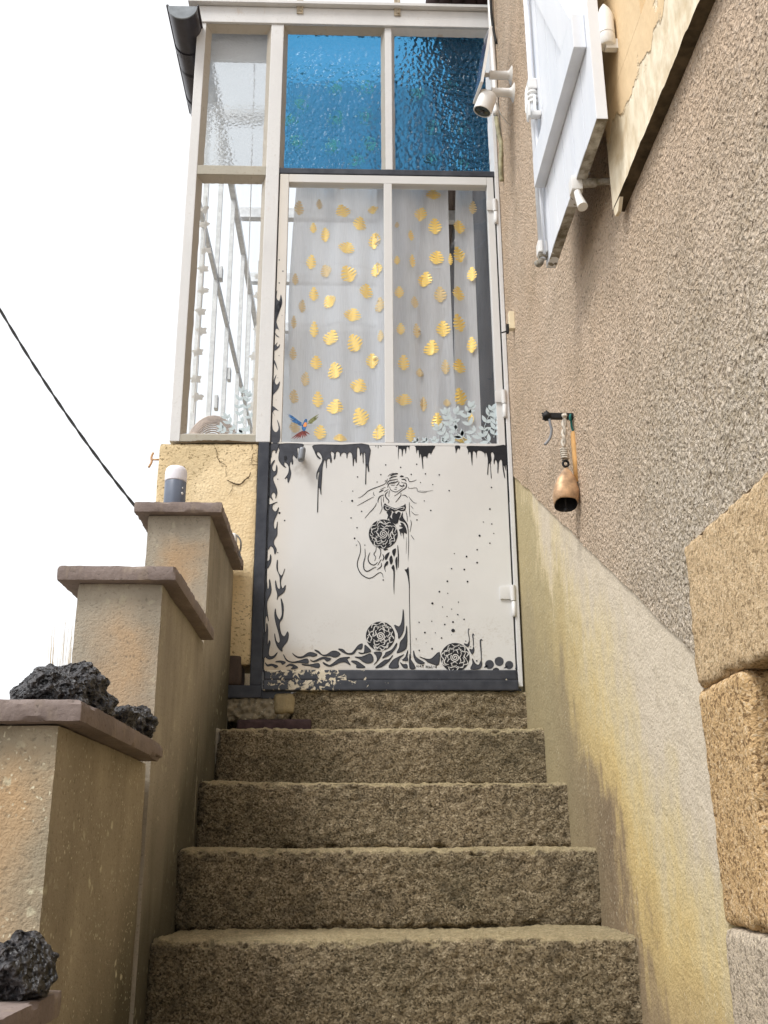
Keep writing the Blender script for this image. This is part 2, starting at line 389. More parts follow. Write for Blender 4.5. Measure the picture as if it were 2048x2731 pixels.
def mat_glass(name, refl=1.0, tint=(.97, .98, .985)):
    t = MT(name); t.n.remove(t.b)
    tr = t.n.new('ShaderNodeBsdfTransparent'); tr.inputs[0].default_value = (*tint, 1)
    gl = t.n.new('ShaderNodeBsdfGlossy'); gl.inputs['Roughness'].default_value = .015
    t.put(gl.inputs['Normal'], t.bump(t.noise(5, 2), .002, .25))
    mx = t.n.new('ShaderNodeMixShader'); t.put(mx.inputs[0], t.schlick(1.5*refl))
    t.t.links.new(tr.outputs[0], mx.inputs[1]); t.t.links.new(gl.outputs[0], mx.inputs[2]); t.t.links.new(mx.outputs[0], t.out.inputs[0])
    return t.m

def mat_blue_glass():
    t = MT('blue_hammered_glass'); t.n.remove(t.b)
    v = t.vor(56, 'SMOOTH_F1', t.scale(1.15, 1, .9)); n = t.noise(75, 2, .5)
    h = t.ma('ADD', v, t.ma('MULTIPLY', n, .55))
    bp = t.bump(h, .030, 1.0)
    rf = t.n.new('ShaderNodeBsdfRefraction'); rf.inputs[0].default_value = (.10, .41, .72, 1); rf.inputs['IOR'].default_value = 1.30; rf.inputs['Roughness'].default_value = .02
    t.put(rf.inputs['Normal'], bp)
    tl = t.n.new('ShaderNodeBsdfTranslucent'); tl.inputs[0].default_value = (.09, .34, .62, 1); t.put(tl.inputs['Normal'], bp)
    df = t.n.new('ShaderNodeBsdfDiffuse'); df.inputs[0].default_value = (.04, .18, .36, 1); t.put(df.inputs['Normal'], bp)
    m0 = t.n.new('ShaderNodeMixShader'); m0.inputs[0].default_value = .15
    t.t.links.new(rf.outputs[0], m0.inputs[1]); t.t.links.new(tl.outputs[0], m0.inputs[2])
    m1 = t.n.new('ShaderNodeMixShader'); m1.inputs[0].default_value = .16
    t.t.links.new(m0.outputs[0], m1.inputs[1]); t.t.links.new(df.outputs[0], m1.inputs[2])
    gl = t.n.new('ShaderNodeBsdfGlossy'); gl.inputs['Roughness'].default_value = .08; t.put(gl.inputs['Normal'], t.bump(h, .016, .6))
    m2 = t.n.new('ShaderNodeMixShader'); t.put(m2.inputs[0], t.schlick(.35))
    t.t.links.new(m1.outputs[0], m2.inputs[1]); t.t.links.new(gl.outputs[0], m2.inputs[2]); t.t.links.new(m2.outputs[0], t.out.inputs[0])
    return t.m

def mat_frost_glass():
    t = MT('frosted_glass'); t.n.remove(t.b)
    h = t.ma('ADD', t.vor(55, 'DISTANCE_TO_EDGE'), t.ma('MULTIPLY', t.noise(30, 3), .3)); bp = t.bump(h, .004, .8)
    rf = t.n.new('ShaderNodeBsdfRefraction'); rf.inputs[0].default_value = (.93, .95, .96, 1); rf.inputs['IOR'].default_value = 1.12; rf.inputs['Roughness'].default_value = .22
    t.put(rf.inputs['Normal'], bp)
    tl = t.n.new('ShaderNodeBsdfTranslucent'); tl.inputs[0].default_value = (.86, .88, .9, 1)
    gl = t.n.new('ShaderNodeBsdfGlossy'); gl.inputs['Roughness'].default_value = .12; t.put(gl.inputs['Normal'], bp)
    m0 = t.n.new('ShaderNodeMixShader'); m0.inputs[0].default_value = .5
    t.t.links.new(rf.outputs[0], m0.inputs[1]); t.t.links.new(tl.outputs[0], m0.inputs[2])
    m2 = t.n.new('ShaderNodeMixShader'); t.put(m2.inputs[0], t.schlick(.8))
    t.t.links.new(m0.outputs[0], m2.inputs[1]); t.t.links.new(gl.outputs[0], m2.inputs[2]); t.t.links.new(m2.outputs[0], t.out.inputs[0])
    return t.m

def mat_sheer(name='sheer_voile', op=.68, tr_=.42):
    t = MT(name); t.n.remove(t.b)
    weave = t.noise(220, 2, .5, t.scale(1, 1, .08)); fold = t.noise(9, 3, .5, t.scale(1, 0, .06))
    df = t.n.new('ShaderNodeBsdfDiffuse'); tl = t.n.new('ShaderNodeBsdfTranslucent'); tr = t.n.new('ShaderNodeBsdfTransparent')
    df.inputs[0].default_value = (.74, .75, .78, 1); tl.inputs[0].default_value = (.80, .82, .86, 1)
    m0 = t.n.new('ShaderNodeMixShader'); m0.inputs[0].default_value = tr_
    t.t.links.new(df.outputs[0], m0.inputs[1]); t.t.links.new(tl.outputs[0], m0.inputs[2])
    m1 = t.n.new('ShaderNodeMixShader'); t.put(m1.inputs[0], t.ma('ADD', t.ma('MULTIPLY', weave, .25), t.ma('MULTIPLY_ADD', fold, .16, op)))
    t.t.links.new(tr.outputs[0], m1.inputs[1]); t.t.links.new(m0.outputs[0], m1.inputs[2]); t.t.links.new(m1.outputs[0], t.out.inputs[0])
    return t.m

def mat_boards():      # pale blue-white shutter paint
    t = MT('shutter_paint'); n = t.noise(6, 4, .6, t.scale(1, 3, .4)); f = t.noise(60, 4, .7)
    col = t.mix(t.ramp(n, [(.3, 0), (.7, 1)]), (.73, .76, .82), (.80, .825, .87))
    ch = t.ramp(t.noise(24, 4, .6, t.scale(1, 1, .5)), [(.70, 0), (.74, 1)])
    col = t.mix(t.ma('MULTIPLY', ch, .6), col, (.40, .38, .35))
    return t.fin(col, .4, t.bump(f, .0008, .6), .4)

def mat_dirty_edge():
    t = MT('weathered_wood_edge'); n = t.noise(22, 5, .65)
    col = t.mix(t.ramp(n, [(.40, 0), (.62, 1)]), (.17, .145, .105), (.50, .485, .45))
    return t.fin(col, .8, t.bump(n, .003, .8), .2)

def mat_lava():
    t = MT('black_lava'); a = t.noise(110, 5, .7); v = t.vor(170, 'SMOOTH_F1'); v2 = t.vor(80, 'F1')
    h = t.ma('ADD', t.ma('MULTIPLY', a, .5), t.ma('ADD', v, t.ma('MULTIPLY', v2, 1.2)))
    col = t.ramp(t.ma('ADD', t.ma('MULTIPLY', a, .6), t.ma('MULTIPLY', v2, .5)), [(.28, (.004, .004, .005)), (.5, (.020, .019, .023)), (.75, (.12, .115, .12))])
    return t.fin(col, .40, t.bump(h, .02, 1), .7)

def mat_cap():
    t = MT('coping_brown'); n = t.noise(8, 5, .6); f = t.noise(120, 3); s = t.noise(20, 4, .6, t.scale(1, 1, .3))
    col = t.mix(t.ramp(n, [(.3, 0), (.7, 1)]), (.175, .138, .125), (.27, .218, .20))
    col = t.mix(t.ramp(s, [(.55, 0), (.75, .6)]), col, (.38, .31, .23))
    col = t.mix(t.ramp(f, [(.27, .6), (.38, 0)]), col, (.05, .04, .03))
    return t.fin(col, .75, t.bump(t.ma('ADD', f, n), .002, .8), .3)

def mat_gold():
    t = MT('gold_foil'); n = t.noise(30, 3)
    return t.fin(t.mix(n, (.97, .60, .09), (1.0, .80, .30)), .42, t.bump(t.noise(60, 2), .002, .4), .5, .15)

ROUGH = mat_roughcast(); PLINTH = mat_plinth(); STEP = mat_granite_step()
LINTEL = mat_granite('lintel_granite', (.60, .42, .235), (.68, .50, .30), (.25, .17, .09), 260)
JAMB = mat_granite('jamb_granite', (.58, .37, .17), (.68, .46, .235), (.13, .07, .03), 240)
JAMB2 = mat_granite('foot_granite', (.56, .47, .37), (.64, .54, .42), (.22, .18, .13), 240)
CEM = mat_cement('parapet_cement', (.40, .355, .285), .3, .5)
CEM_L = mat_cement('parapet_cement_lichen', (.39, .335, .245), .95, .4)
GROUND = mat_cement('ground_cement', (.24, .21, .17), .2, .2, False)
CAP = mat_cap(); CREAM = mat_cream(); CREAM2 = mat_cream_peel()
FRAME = mat_frame(); PUTTY = mat_frame('old_putty', (.45, .41, .35), .9); DOORW = mat_door()
LEDGE = mat_frame('dirty_ledge', (.40, .375, .31), .9)
BLACK = mat_peel_black('black_frame_paint', 0); RAIL = mat_peel_black('peeling_black_paint', .34)
SLATE = mat_paint('slate_paint', (.052, .056, .070)); INK = mat_paint('black_ink_paint', (.014, .015, .019), .4)
CREAMW = mat_paint('white_paint_line', (.72, .69, .65), .5, .04)
GLASS = mat_glass('clear_glass'); BLUE = mat_blue_glass(); FROST = mat_frost_glass(); SHEER = mat_sheer(); GOLD = mat_gold()
GOLD_SHADED = mat_paint('gold_foil_shaded', (.74, .57, .30), .5, .1)  # gold foil with shade put into its colour, for leaves in shadow
SHUT = mat_boards(); EDGE = mat_dirty_edge(); LAVA = mat_lava()
WHITE = mat_plain('white_plastic', (.78, .77, .75), .35, .5, 0, .03)
DARKP = mat_plain('dark_lens', (.012, .022, .022), .12, .6, 0, .1)
SOLAR = mat_plain('solar_cells', (.06, .07, .13), .15, .6, 0, .2, 60)
STEEL = mat_plain('plain_steel', (.45, .44, .42), .3, .5, .9, .1)
BRONZE = mat_plain('brown_gutter', (.028, .024, .032), .35, .5, 0, .25, 20)
CAPG = mat_plain('gutter_end', (.22, .25, .28), .5, .4, 0, .25, 25)
IRON = mat_plain('black_iron', (.016, .015, .016), .6, .4, .2, .3, 60, .6)
ROPE = mat_plain('pale_rope', (.56, .51, .44), .9, .1, 0, .3, 140, .8)
WOOD = mat_plain('pale_stick_wood', (.70, .41, .16), .6, .3, 0, .15, 40)
COPPER = mat_plain('hammered_copper', (.50, .315, .18), .5, .5, .25, .5, 34, .9)
RUST = mat_plain('rusty_bracket', (.42, .36, .27), .7, .3, 0, .4, 60, .8)
LBODY = mat_plain('lantern_grey_blue', (.135, .16, .215), .4, .4, 0, .06)
LTOP = mat_plain('lantern_diffuser', (.80, .79, .86), .35, .4, 0, .02)
CABLE = mat_plain('cable_black', (.035, .035, .035), .7, .2, 0, .2)
WICK = mat_plain('pale_wicker', (.56, .46, .40), .8, .2, 0, .15, 60)
FLOWER = mat_plain('white_flower', (.82, .79, .74), .7, .2, 0, .06)
STICK = mat_plain('pale_leaf_sticker', (.50, .58, .61), .5, .3, 0, .04)
INWALL = mat_plain('inside_plaster', (.55, .55, .56), .9, .2, 0, .05)
INWALL2 = mat_plain('inside_dark_wall', (.10, .105, .12), .9, .2, 0, .2, 5)
INBAR = mat_plain('inside_frame_paint', (.80, .80, .80), .5, .3, 0, .15)
FLOOR = mat_plain('inside_floor', (.30, .25, .21), .7, .3, 0, .15)
DRY = mat_plain('dry_grass', (.58, .47, .30), .8, .2, 0, .2)
BRICKM = mat_plain('purple_brick', (.075, .048, .050), .85, .2, 0, .35, 40, .8)
MORTAR = mat_cement('old_mortar', (.30, .26, .19), 1.0, .1, False)
CRACK = mat_plain('crack_dark', (.10, .07, .04), .95, .1, 0, .3, 80)  # dark brown of the plaster cracks
GREENT = mat_plain('green_twine', (.03, .16, .15), .9, .1, 0, .2)
GREYC = mat_plain('grey_tie', (.25, .26, .28), .6, .3, 0, .2)
WALLWOOD = mat_plain('dark_door_wood', (.06, .045, .035), .7, .3, 0, .3, 12)
KNOB = mat_plain('knob_grey', (.21, .225, .25), .42, .5, .3, .1)
CREAMBOX = mat_plain('cream_plastic', (.76, .66, .46), .45, .4, 0, .06)

# ------------------------------------------------------------------ setting: ground
bm = B(); box(bm, -400, 400, -400, 900, -1.9, -1.612)
tag(obj('ground', bm, GROUND, base=(0, 0, -1.612)), kind='structure')

# ------------------------------------------------------------------ house wall on the right
XW = .604
ZP = lambda y: .565*y-.658            # upper edge of the smooth cement band
DB = (.6, 3.0, -1.61)
wall = thing('house_wall', DB, 'beige roughcast house wall with cement band and granite doorway, right of the steps', 'wall')
bm = B()
def wallpoly(pts, x0, x1): prism(bm, [Vector((x0, y, z)) for y, z in pts], (x1-x0, 0, 0))
# roughcast above the band, cut round the granite lintel; the window opening is above the frame
yl = 1.735
def zr(y): return ZP(y)+.012*noise.noise(Vector((y*7, 2, 5)))+.005*noise.noise(Vector((y*45, 7, 1)))
wallpoly([(1.78, 5.2), (1.78, zr(1.78))]+[(1.78+i*.011, zr(1.78+i*.011)) for i in range(1, 180)]+[(3.75, 5.2)], XW, XW+.33)
wallpoly([(1.78, 1.36), (1.78, zr(1.78)), (1.765, zr(1.765)), (1.75, zr(1.75)), (yl, zr(yl)), (yl, .5195), (-1.5, .5195), (-1.5, 1.36)], XW, XW+.33)
wallpoly([(1.78, 2.75), (1.78, 5.2), (-1.5, 5.2), (-1.5, 2.75)], XW, XW+.33)
wallpoly([(.75, 1.36), (.75, 2.75), (-1.5, 2.75), (-1.5, 1.36)], XW, XW+.33)
obj('roughcast', bm, ROUGH, wall)
bm = B()
wallpoly([(3.60, -1.61), (3.60, ZP(3.60)), (yl+.003, ZP(yl+.003)), (yl+.003, -1.61)], XW+.006, XW+.30)
wallpoly([(.30, -1.61), (.30, .26), (-1.5, .26), (-1.5, -1.61)], XW+.006, XW+.30)
obj('cement_band', bm, PLINTH, wall)
# granite doorway: lintel, jamb stones, a door set back
bm = B(); rough_block(bm, .598, .90, .25, yl, .264, .519, .010, .0028, .006, 40, 3, .004, .03)
obj('lintel_stone', bm, LINTEL, wall, smooth=True)
bm = B(); rough_block(bm, .599, .92, 1.525, yl+.002, -.114, .261, .010, .0028, .012, 40, 5, .006, .03)
obj('jamb_stone', bm, JAMB, wall, smooth=True)
bm = B(); rough_block(bm, .599, .92, 1.50, yl-.004, -.86, -.117, .014, .0022, .012, 40, 8, .006)
obj('jamb_stone', bm, JAMB2, wall, smooth=True)
bm = B(); rough_block(bm, .588, .92, 1.51, yl-.004, -1.61, -.868, .02, .0022, .020, 30, 9, .006)
obj('jamb_stone', bm, JAMB, wall, smooth=True)
bm = B(); rough_block(bm, .588, .92, .30, .52, -1.61, .258, .025, .0022, .020, 30, 11, .006)
obj('jamb_stone', bm, JAMB, wall, smooth=True)
bm = B()
for i in range(7): box(bm, .80, .84, .52+i*.144, .52+i*.144+.138, -1.60, .27)
obj('doorway_boards', bm, WALLWOOD, wall)
# cream window surround with peeled lower edge
bm = B()
SX = .578
def rag(y): return 1.352+.005*noise.noise(Vector((y*21, 3, 1)))+.003*noise.noise(Vector((y*70, 9, 1)))
ys = [1.905-i*.0125 for i in range(130)]
front_b = [Vector((SX, y, rag(y))) for y in ys]
fb = [bm.verts.new(p) for p in front_b]; ft = [bm.verts.new((SX, y, 1.60)) for y in ys]
bb = [bm.verts.new((XW+.02, y, 1.346)) for y in ys]
for i in range(len(ys)-1):
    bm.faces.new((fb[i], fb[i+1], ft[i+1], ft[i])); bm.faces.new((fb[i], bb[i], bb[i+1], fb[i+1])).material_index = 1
bm.faces.new((fb[0], ft[0], bm.verts.new((XW+.02, 1.905, 1.60)), bb[0]))
box(bm, SX, XW+.02, 1.60, 1.905, 1.601, 2.95); box(bm, SX, XW+.02, .30, .60, 1.601, 2.95); box(bm, SX, XW+.02, .60, 1.60, 2.68, 2.95)
box(bm, SX+.001, XW+.25, .60, 1.60, 1.55, 1.6009)
obj('window_surround', bm, [CREAM2, mat_plain('dark_underside', (.085, .065, .042), .95, .1, 0, .5, 30, .8)], wall)  # underside faces take a dark brown material
bm = B()       # broken tip hanging at the corner of the surround
prism(bm, [Vector((SX+.001, 1.902, 1.352)), Vector((SX+.001, 1.850, 1.348)), Vector((SX+.001, 1.862, 1.335)), Vector((SX+.001, 1.872, 1.326)), Vector((SX+.001, 1.896, 1.330))], (.008, 0, 0))
obj('loose_plaster', bm, CREAM2, wall)
bm = B(); box(bm, .78, .80, .60, 1.60, 1.60, 2.70)
wp = obj('window_pane', bm, mat_plain('window_dark_glass', (.03, .04, .05), .05, .6), wall)
bm = B()
for y in (.60, 1.08, 1.55): box(bm, .755, .779, y, y+.05, 1.602, 2.68)
for z in (1.602, 2.1, 2.62): box(bm, .757, .778, .65, 1.55, z, z+.05)
obj('window_frame', bm, SHUT, wp)
# hinge pin for the shutter, set in the surround
bm = B()
hp = Vector((.556, 1.765, 1.70))
lathe(bm, hp, (0, 0, 1), [(.016, -.026), (.019, -.022), (.019, 0), (.0175, .001), (.0175, .004), (.019, .005), (.019, .055), (.012, .075), (.003, .09)], 18)
box(bm, .552, SX+.01, 1.758, 1.772, 1.665, 1.69)
obj('hinge_pin', bm, WHITE, wall, smooth=True, autosm=40)
bm = B()
pts = [(1512, 1860), (1520, 1900)]
# a run of white cable in the corner with the porch
tube(bm, cr([(.590, 3.44, 3.9), (.588, 3.44, 3.4), (.590, 3.43, 3.05), (.586, 3.42, 2.88)], 5), .011, 10)
obj('cable_conduit', bm, WHITE, wall, smooth=True)
bm = B()
tube(bm, cr([(.588, 3.425, 2.87), (.592, 3.40, 2.76), (.598, 3.39, 2.70), (.592, 3.40, 2.60), (.597, 3.41, 2.55)], 5), .009, 8)
obj('loose_cable', bm, mat_plain('mossy_cable', (.33, .31, .20), .7, .2, 0, .4, 40), wall, smooth=True)
bm = B()
tube(bm, cr([(.585, 3.36, 3.9), (.58, 3.37, 3.45), (.586, 3.385, 3.32), (.598, 3.39, 3.22)], 5), .006, 8)
obj('black_cable', bm, CABLE, wall, smooth=True)

# ------------------------------------------------------------------ stone staircase
G_, H_ = .3035, .18
stair = thing('stone_staircase', (.1, 1.5, -1.61), 'worn brown granite steps climbing to the painted door', 'stairs')
for k in range(-7, 4):
    y = 2.3058+k*G_; z = -.1717+k*H_
    bm = B()
    st = .0058 if k >= 0 else .03
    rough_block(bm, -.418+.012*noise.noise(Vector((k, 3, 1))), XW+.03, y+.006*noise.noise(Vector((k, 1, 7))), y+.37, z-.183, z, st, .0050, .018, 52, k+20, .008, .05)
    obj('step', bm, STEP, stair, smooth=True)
bm = B(); rough_block(bm, -.20, XW+.02, 3.512, 3.80, .36, .531, .0065, .0075, .018, 40, 41, .006)
obj('threshold_stone', bm, STEP, stair, smooth=True)
bm = B(); rough_block(bm, -.43, -.205, 3.520, 3.75, .432, .512, .005, .014, .02, 60, 47, .012)
obj('mortar_patch', bm, MORTAR, stair, smooth=True)
bm = B(); rough_block(bm, -.262, -.190, 3.508, 3.60, .452, .522, .008, .006, .018, 40, 49, .006)
obj('mortar_lump', bm, mat_cement('tan_mortar', (.36, .29, .17), .3, .1, False), stair, smooth=True)
bm = B(); rough_block(bm, -.385, -.130, 3.511, 3.60, .366, .434, .010, .002, .006, 30, 51, .003)
obj('brick', bm, BRICKM, stair, smooth=True)
bm = B(); rough_block(bm, -.442, -.398, 3.23, 3.33, .24, .372, .008, .006, .015, 40, 55, .006)
obj('filler_stone', bm, mat_cement('grey_filler', (.30, .27, .22), .4, .2, False), stair, smooth=True)

# ------------------------------------------------------------------ stepped parapet on the left
par = thing('stepped_parapet_wall', (-.52, 2.2, -1.61), 'stained cement parapet stepping up the left side of the stairs with brown coping slabs', 'wall')
def slab_bm(bm, x0, x1, y0, y1, z0, z1, seed):
    rough_block(bm, x0, x1, y0, y1, z0, z1, .008, .0010, .004, 60, seed, .0016, .020)
for k in range(-2, 3):
    y0 = 1.4727+k*.6887; z = .2114+k*.388
    bm = B()
    off = (.0, .004, -.004, .003, 0)[k+2]
    rough_block(bm, -.603+off, -.417+off*.7, y0+.030, y0+.70 if k < 2 else 3.514, -1.61, z-.0335, .022 if k < 2 else .02, .0012, .004, 40, 60+k, .0022)
    obj('pier', bm, CEM_L if k == 0 else CEM, par, smooth=True, autosm=35)
    dx, dz = (.015, .012) if k == -1 else (0, 0)
    bm = B(); slab_bm(bm, -.641, -.3815+dx, y0, y0+(.663 if k < 2 else .655), z-.033+dz, z+dz, 70+k)
    obj('coping_slab', bm, CAP, par, smooth=True, autosm=35)

# ------------------------------------------------------------------ lava rocks on the coping
def rock(name, c, size, seed, label, flat, lobes=(), sub=5, group='black lava rocks on the coping', cut=None):
    bm = B(); bmesh.ops.create_icosphere(bm, subdivisions=sub, radius=1)
    s = Vector((seed*2.3, seed, 1.1))
    for v in bm.verts:
        d = v.co.normalized()
        r = 1+.28*noise.noise(d*1.3+s)+.13*noise.noise(d*3.2+s)
        for ld, amt, wd in lobes:
            r += amt*math.exp(-((d-Vector(ld).normalized()).length/wd)**2)
        p = Vector((d.x*size[0], d.y*size[1], d.z*size[2]))*r
        cell = noise.voronoi(p*85+s)[0]
        pit = max(0, .55-cell[0])
        p -= d*(pit*.012) - d*.007*noise.fractal(p*55, 1, 2, 4)
        if cut:
            cn = Vector(cut[0]).normalized(); e_ = p.dot(cn)-cut[1]
            if e_ > 0: p -= cn*e_*.96
        q = Vector(c)+p
        if q.z < flat: q.z = flat+(q.z-flat)*.02
        v.co = q
    o = obj(name, bm, LAVA, base=(c[0], c[1], flat), smooth=True)
    return tag(o, label, 'rock', group)
z3 = .2114
rock('lava_rock', (-.458, 1.66, z3+.020), (.072, .105, .050), 3, 'largest black lava rock, peaked, on the coping slab beside dry grass', z3+.0005, [((.12, -.1, 1), .32, .55), ((-1, 0, -.1), .12, .5)], 6)
rock('lava_rock', (-.420, 1.862, z3+.016), (.034, .060, .024), 5, 'low black lava lump tucked behind the largest lava rock', z3+.0005, [], 4)
rock('lava_rock', (-.420, 2.02, z3+.026), (.038, .070, .036), 9, 'small grey-black lava rock at the rear end of the same coping slab', z3+.0005, [], 5)
z4 = -.1646
rock('lava_rock', (-.400, 1.365, z4+.034), (.043, .052, .040), 14, 'pitted black lava rock on the lowest coping slab, bottom left corner', z4+.0005, [], 5, cut=((.86, -.42, .30), .034))

# ------------------------------------------------------------------ lantern and oddments on the top coping
z1 = .9874
lx, ly = -.536, 2.925
lan = thing('garden_lantern', (lx, ly, z1), 'small round lantern with grey-blue body and white domed top on top coping slab', 'lantern')
bm = B(); lathe(bm, (lx, ly, z1+.0005), (0, 0, 1), [(.0325, 0), (.033, .002), (.033, .085), (.032, .087)], 8*5)
for v in bm.verts:      # eight soft facets
    d = Vector((v.co.x-lx, v.co.y-ly)); a = math.atan2(d.y, d.x); f = (a % (math.pi/4))-math.pi/8
    k = math.cos(math.pi/8)/math.cos(f)*.35+.65
    v.co.x = lx+d.x*k; v.co.y = ly+d.y*k
body = obj('body', bm, LBODY, lan, smooth=True, autosm=50)
bm = B(); lathe(bm, (lx, ly, z1+.088), (0, 0, 1), [(.0325, 0), (.0332, .003), (.0332, .03), (.031, .040), (.025, .047), (.014, .051), (.0, .052)], 40)
obj('diffuser', bm, LTOP, lan, smooth=True)
for dz, r in ((.045, .0045), (.062, .0025)):
    bm = B(); a = math.radians(-38)
    lathe(bm, (lx+.031*math.cos(a), ly+.031*math.sin(a), z1+dz), (math.cos(a), math.sin(a), 0), [(r, 0), (r, .002), (r*.6, .0032), (0, .0035)], 14)
    obj('sensor', bm, WHITE, body, smooth=True)
# two small scraps on the coping
bm = B(); rough_block(bm, -.452, -.430, 3.10, 3.12, z1+.0005, z1+.022, .004, .005, .006, 90, 3, .006)
tag(obj('pebble', bm, mat_plain('pale_pebble', (.45, .45, .46), .8, .2, 0, .5, 120), base=(-.44, 3.11, z1), smooth=True), 'tiny pale pebble beside the lantern on the top coping', 'pebble')
bm = B()
tube(bm, cr([(-.395, 3.30, z1+.002), (-.394, 3.29, z1+.028), (-.384, 3.285, z1+.030), (-.372, 3.29, z1+.012), (-.372, 3.30, z1-.012), (-.376, 3.30, z1-.03), (-.370, 3.30, z1-.045)], 5), .003, 8)
w_ = obj('wire_scrap', bm, GREYC, base=(-.395, 3.30, z1), smooth=True)
tag(w_, 'curled grey wire with a pale clip hanging over the top coping edge', 'wire')
bm = B(); rough_block(bm, -.404, -.386, 3.27, 3.32, z1+.0005, z1+.036, .004, .002, .006, 60, 7, .003)
obj('clip', bm, WHITE, w_, smooth=True)
# dry grass behind the second pier
bm = B()
for i in range(26):
    x = -.640+random.uniform(-.032, .012); y = 2.32+random.uniform(-.05, .08); z = .02
    p = Vector((x, y, z)); h = random.uniform(.36, .50); dx = random.uniform(-.022, .012)
    tube(bm, [p, p+Vector((dx*.4, 0, h*.5)), p+Vector((dx, random.uniform(-.02, .02), h))], [.0012, .001, .0004], 4, False)
tag(obj('dry_grass', bm, DRY, base=(-.625, 2.3, .02)), 'thin dry grass stalks rising behind the parapet', 'grass', None, 'stuff')
# the ledge the grass grows on, outside the parapet
bm = B(); rough_block(bm, -.80, -.612, 1.6, 3.4, -1.61, .022, .05, .004, .02, 20, 90, .01)
tag(obj('planting_ledge', bm, GROUND, base=(-.7, 2.4, -1.61)), 'low cement ledge outside the parapet carrying dry grass', 'ledge')

# ------------------------------------------------------------------ glazed porch
D = 3.516
porch = thing('glazed_porch', (-.2, 3.6, -1.6), 'glazed entrance porch with grey-white frame, blue glass and cream plastered base', 'porch')
bm = B()        # cream base wall, front and side
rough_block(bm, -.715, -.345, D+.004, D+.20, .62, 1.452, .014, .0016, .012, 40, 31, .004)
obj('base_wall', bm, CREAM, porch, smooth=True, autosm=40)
bm = B(); box(bm, -.712, -.56, D+.205, 6.5, -1.6, 1.44)
obj('base_wall', bm, CREAM, porch)
bm = B(); box(bm, -.712, XW, D+.30, D+.34, -1.6, .36); box(bm, -.712, -.42, D+.02, D+.299, -1.6, .60)
obj('foundation', bm, CEM, porch)
bm = B(); rough_block(bm, -.462, -.375, D-.002, D+.12, .548, .655, .012, .002, .01, 40, 35, .004)
obj('base_stone', bm, mat_cement('purple_stone', (.12, .092, .080), 0, .2, False), porch, smooth=True)
# cracks in the cream plaster
K7 = crop(400, 1150, 740, 1659)
def crack(pts, w, bm, yy):
    P = cr([at(*K7(u, v), y=yy) for u, v in pts], 5)
    for i, p in enumerate(P):
        p.x += .0018*noise.noise(Vector((i*1.7, pts[0][0], 0))); p.z += .0018*noise.noise(Vector((i*1.7, pts[0][0], 9)))
    n = len(P); L = []
    for i, p in enumerate(P):
        t = (P[min(i+1, n-1)]-P[max(i-1, 0)]).normalized(); nn = Vector((-t.z, 0, t.x))
        ww = w*(.35+.65*math.sin(math.pi*(i+.6)/(n+.2)))*(.6+.8*abs(noise.noise(Vector((i*.9, w*100, 3)))))
        L.append((bm.verts.new(p+nn*ww), bm.verts.new(p-nn*ww)))
    for i in range(n-1): bm.faces.new((L[i][0], L[i+1][0], L[i+1][1], L[i][1]))
bm = B(); yc = D+.0005
crack([(820, 170), (865, 250), (880, 340), (915, 400), (970, 430), (1000, 465)], .0016, bm, yc)
crack([(985, 470), (990, 540), (1000, 600)], .0009, bm, yc)
crack([(1000, 635), (1060, 665), (1120, 690), (1185, 685), (1240, 630), (1290, 590), (1310, 530)], .0042, bm, yc)
crack([(1075, 700), (1065, 760), (1020, 825)], .0012, bm, yc)
crack([(1345, 285), (1325, 350), (1325, 425)], .0016, bm, yc)
crack([(1290, 440), (1350, 435), (1430, 430)], .0016, bm, yc)
crack([(1325, 150), (1330, 240)], .0018, bm, yc)
crack([(330, 120), (420, 150), (560, 140), (700, 130), (900, 130), (1100, 135), (1300, 150), (1420, 150)], .0055, bm, yc)
obj('crack', bm, CRACK, porch)
# frame: posts, beam, transom
def fr(name, x0, x1, z0, z1, y0=D, y1=D+.055, mt=FRAME, bev=.003, par_=None):
    bm = B(); box(bm, x0, x1, y0, y1, z0, z1, bev); return obj(name, bm, mt, par_ or porch)
fr('corner_post', -.678, -.640, 1.456, 3.418)
fr('door_post', -.358, -.304, 1.456, 3.418)
fr('door_post', -.346, -.306, .55, 1.455, mt=BLACK)
fr('wall_post', .586, XW-.002, .545, 3.418)
fr('top_beam', -.682, XW-.001, 3.419, 3.505, D-.006, D+.07)
fr('mullion', .134, .164, 2.680, 3.418, D+.006, D+.05)
fr('transom', -.304, .586, 2.653, 2.679, D+.004, D+.06, BLACK)
fr('glazing_bar', -.640, -.358, 2.640, 2.684, D+.002, D+.05, LEDGE)
fr('window_sill', -.640, -.358, 1.456, 1.486, D+.002, D+.05, LEDGE)
bm = B(); box(bm, -.455, -.305, D-.004, D+.05, .506, .549, .003); box(bm, -.305, -.205, D+.004, D+.05, .504, .536, .003)
obj('black_sill', bm, BLACK, porch)
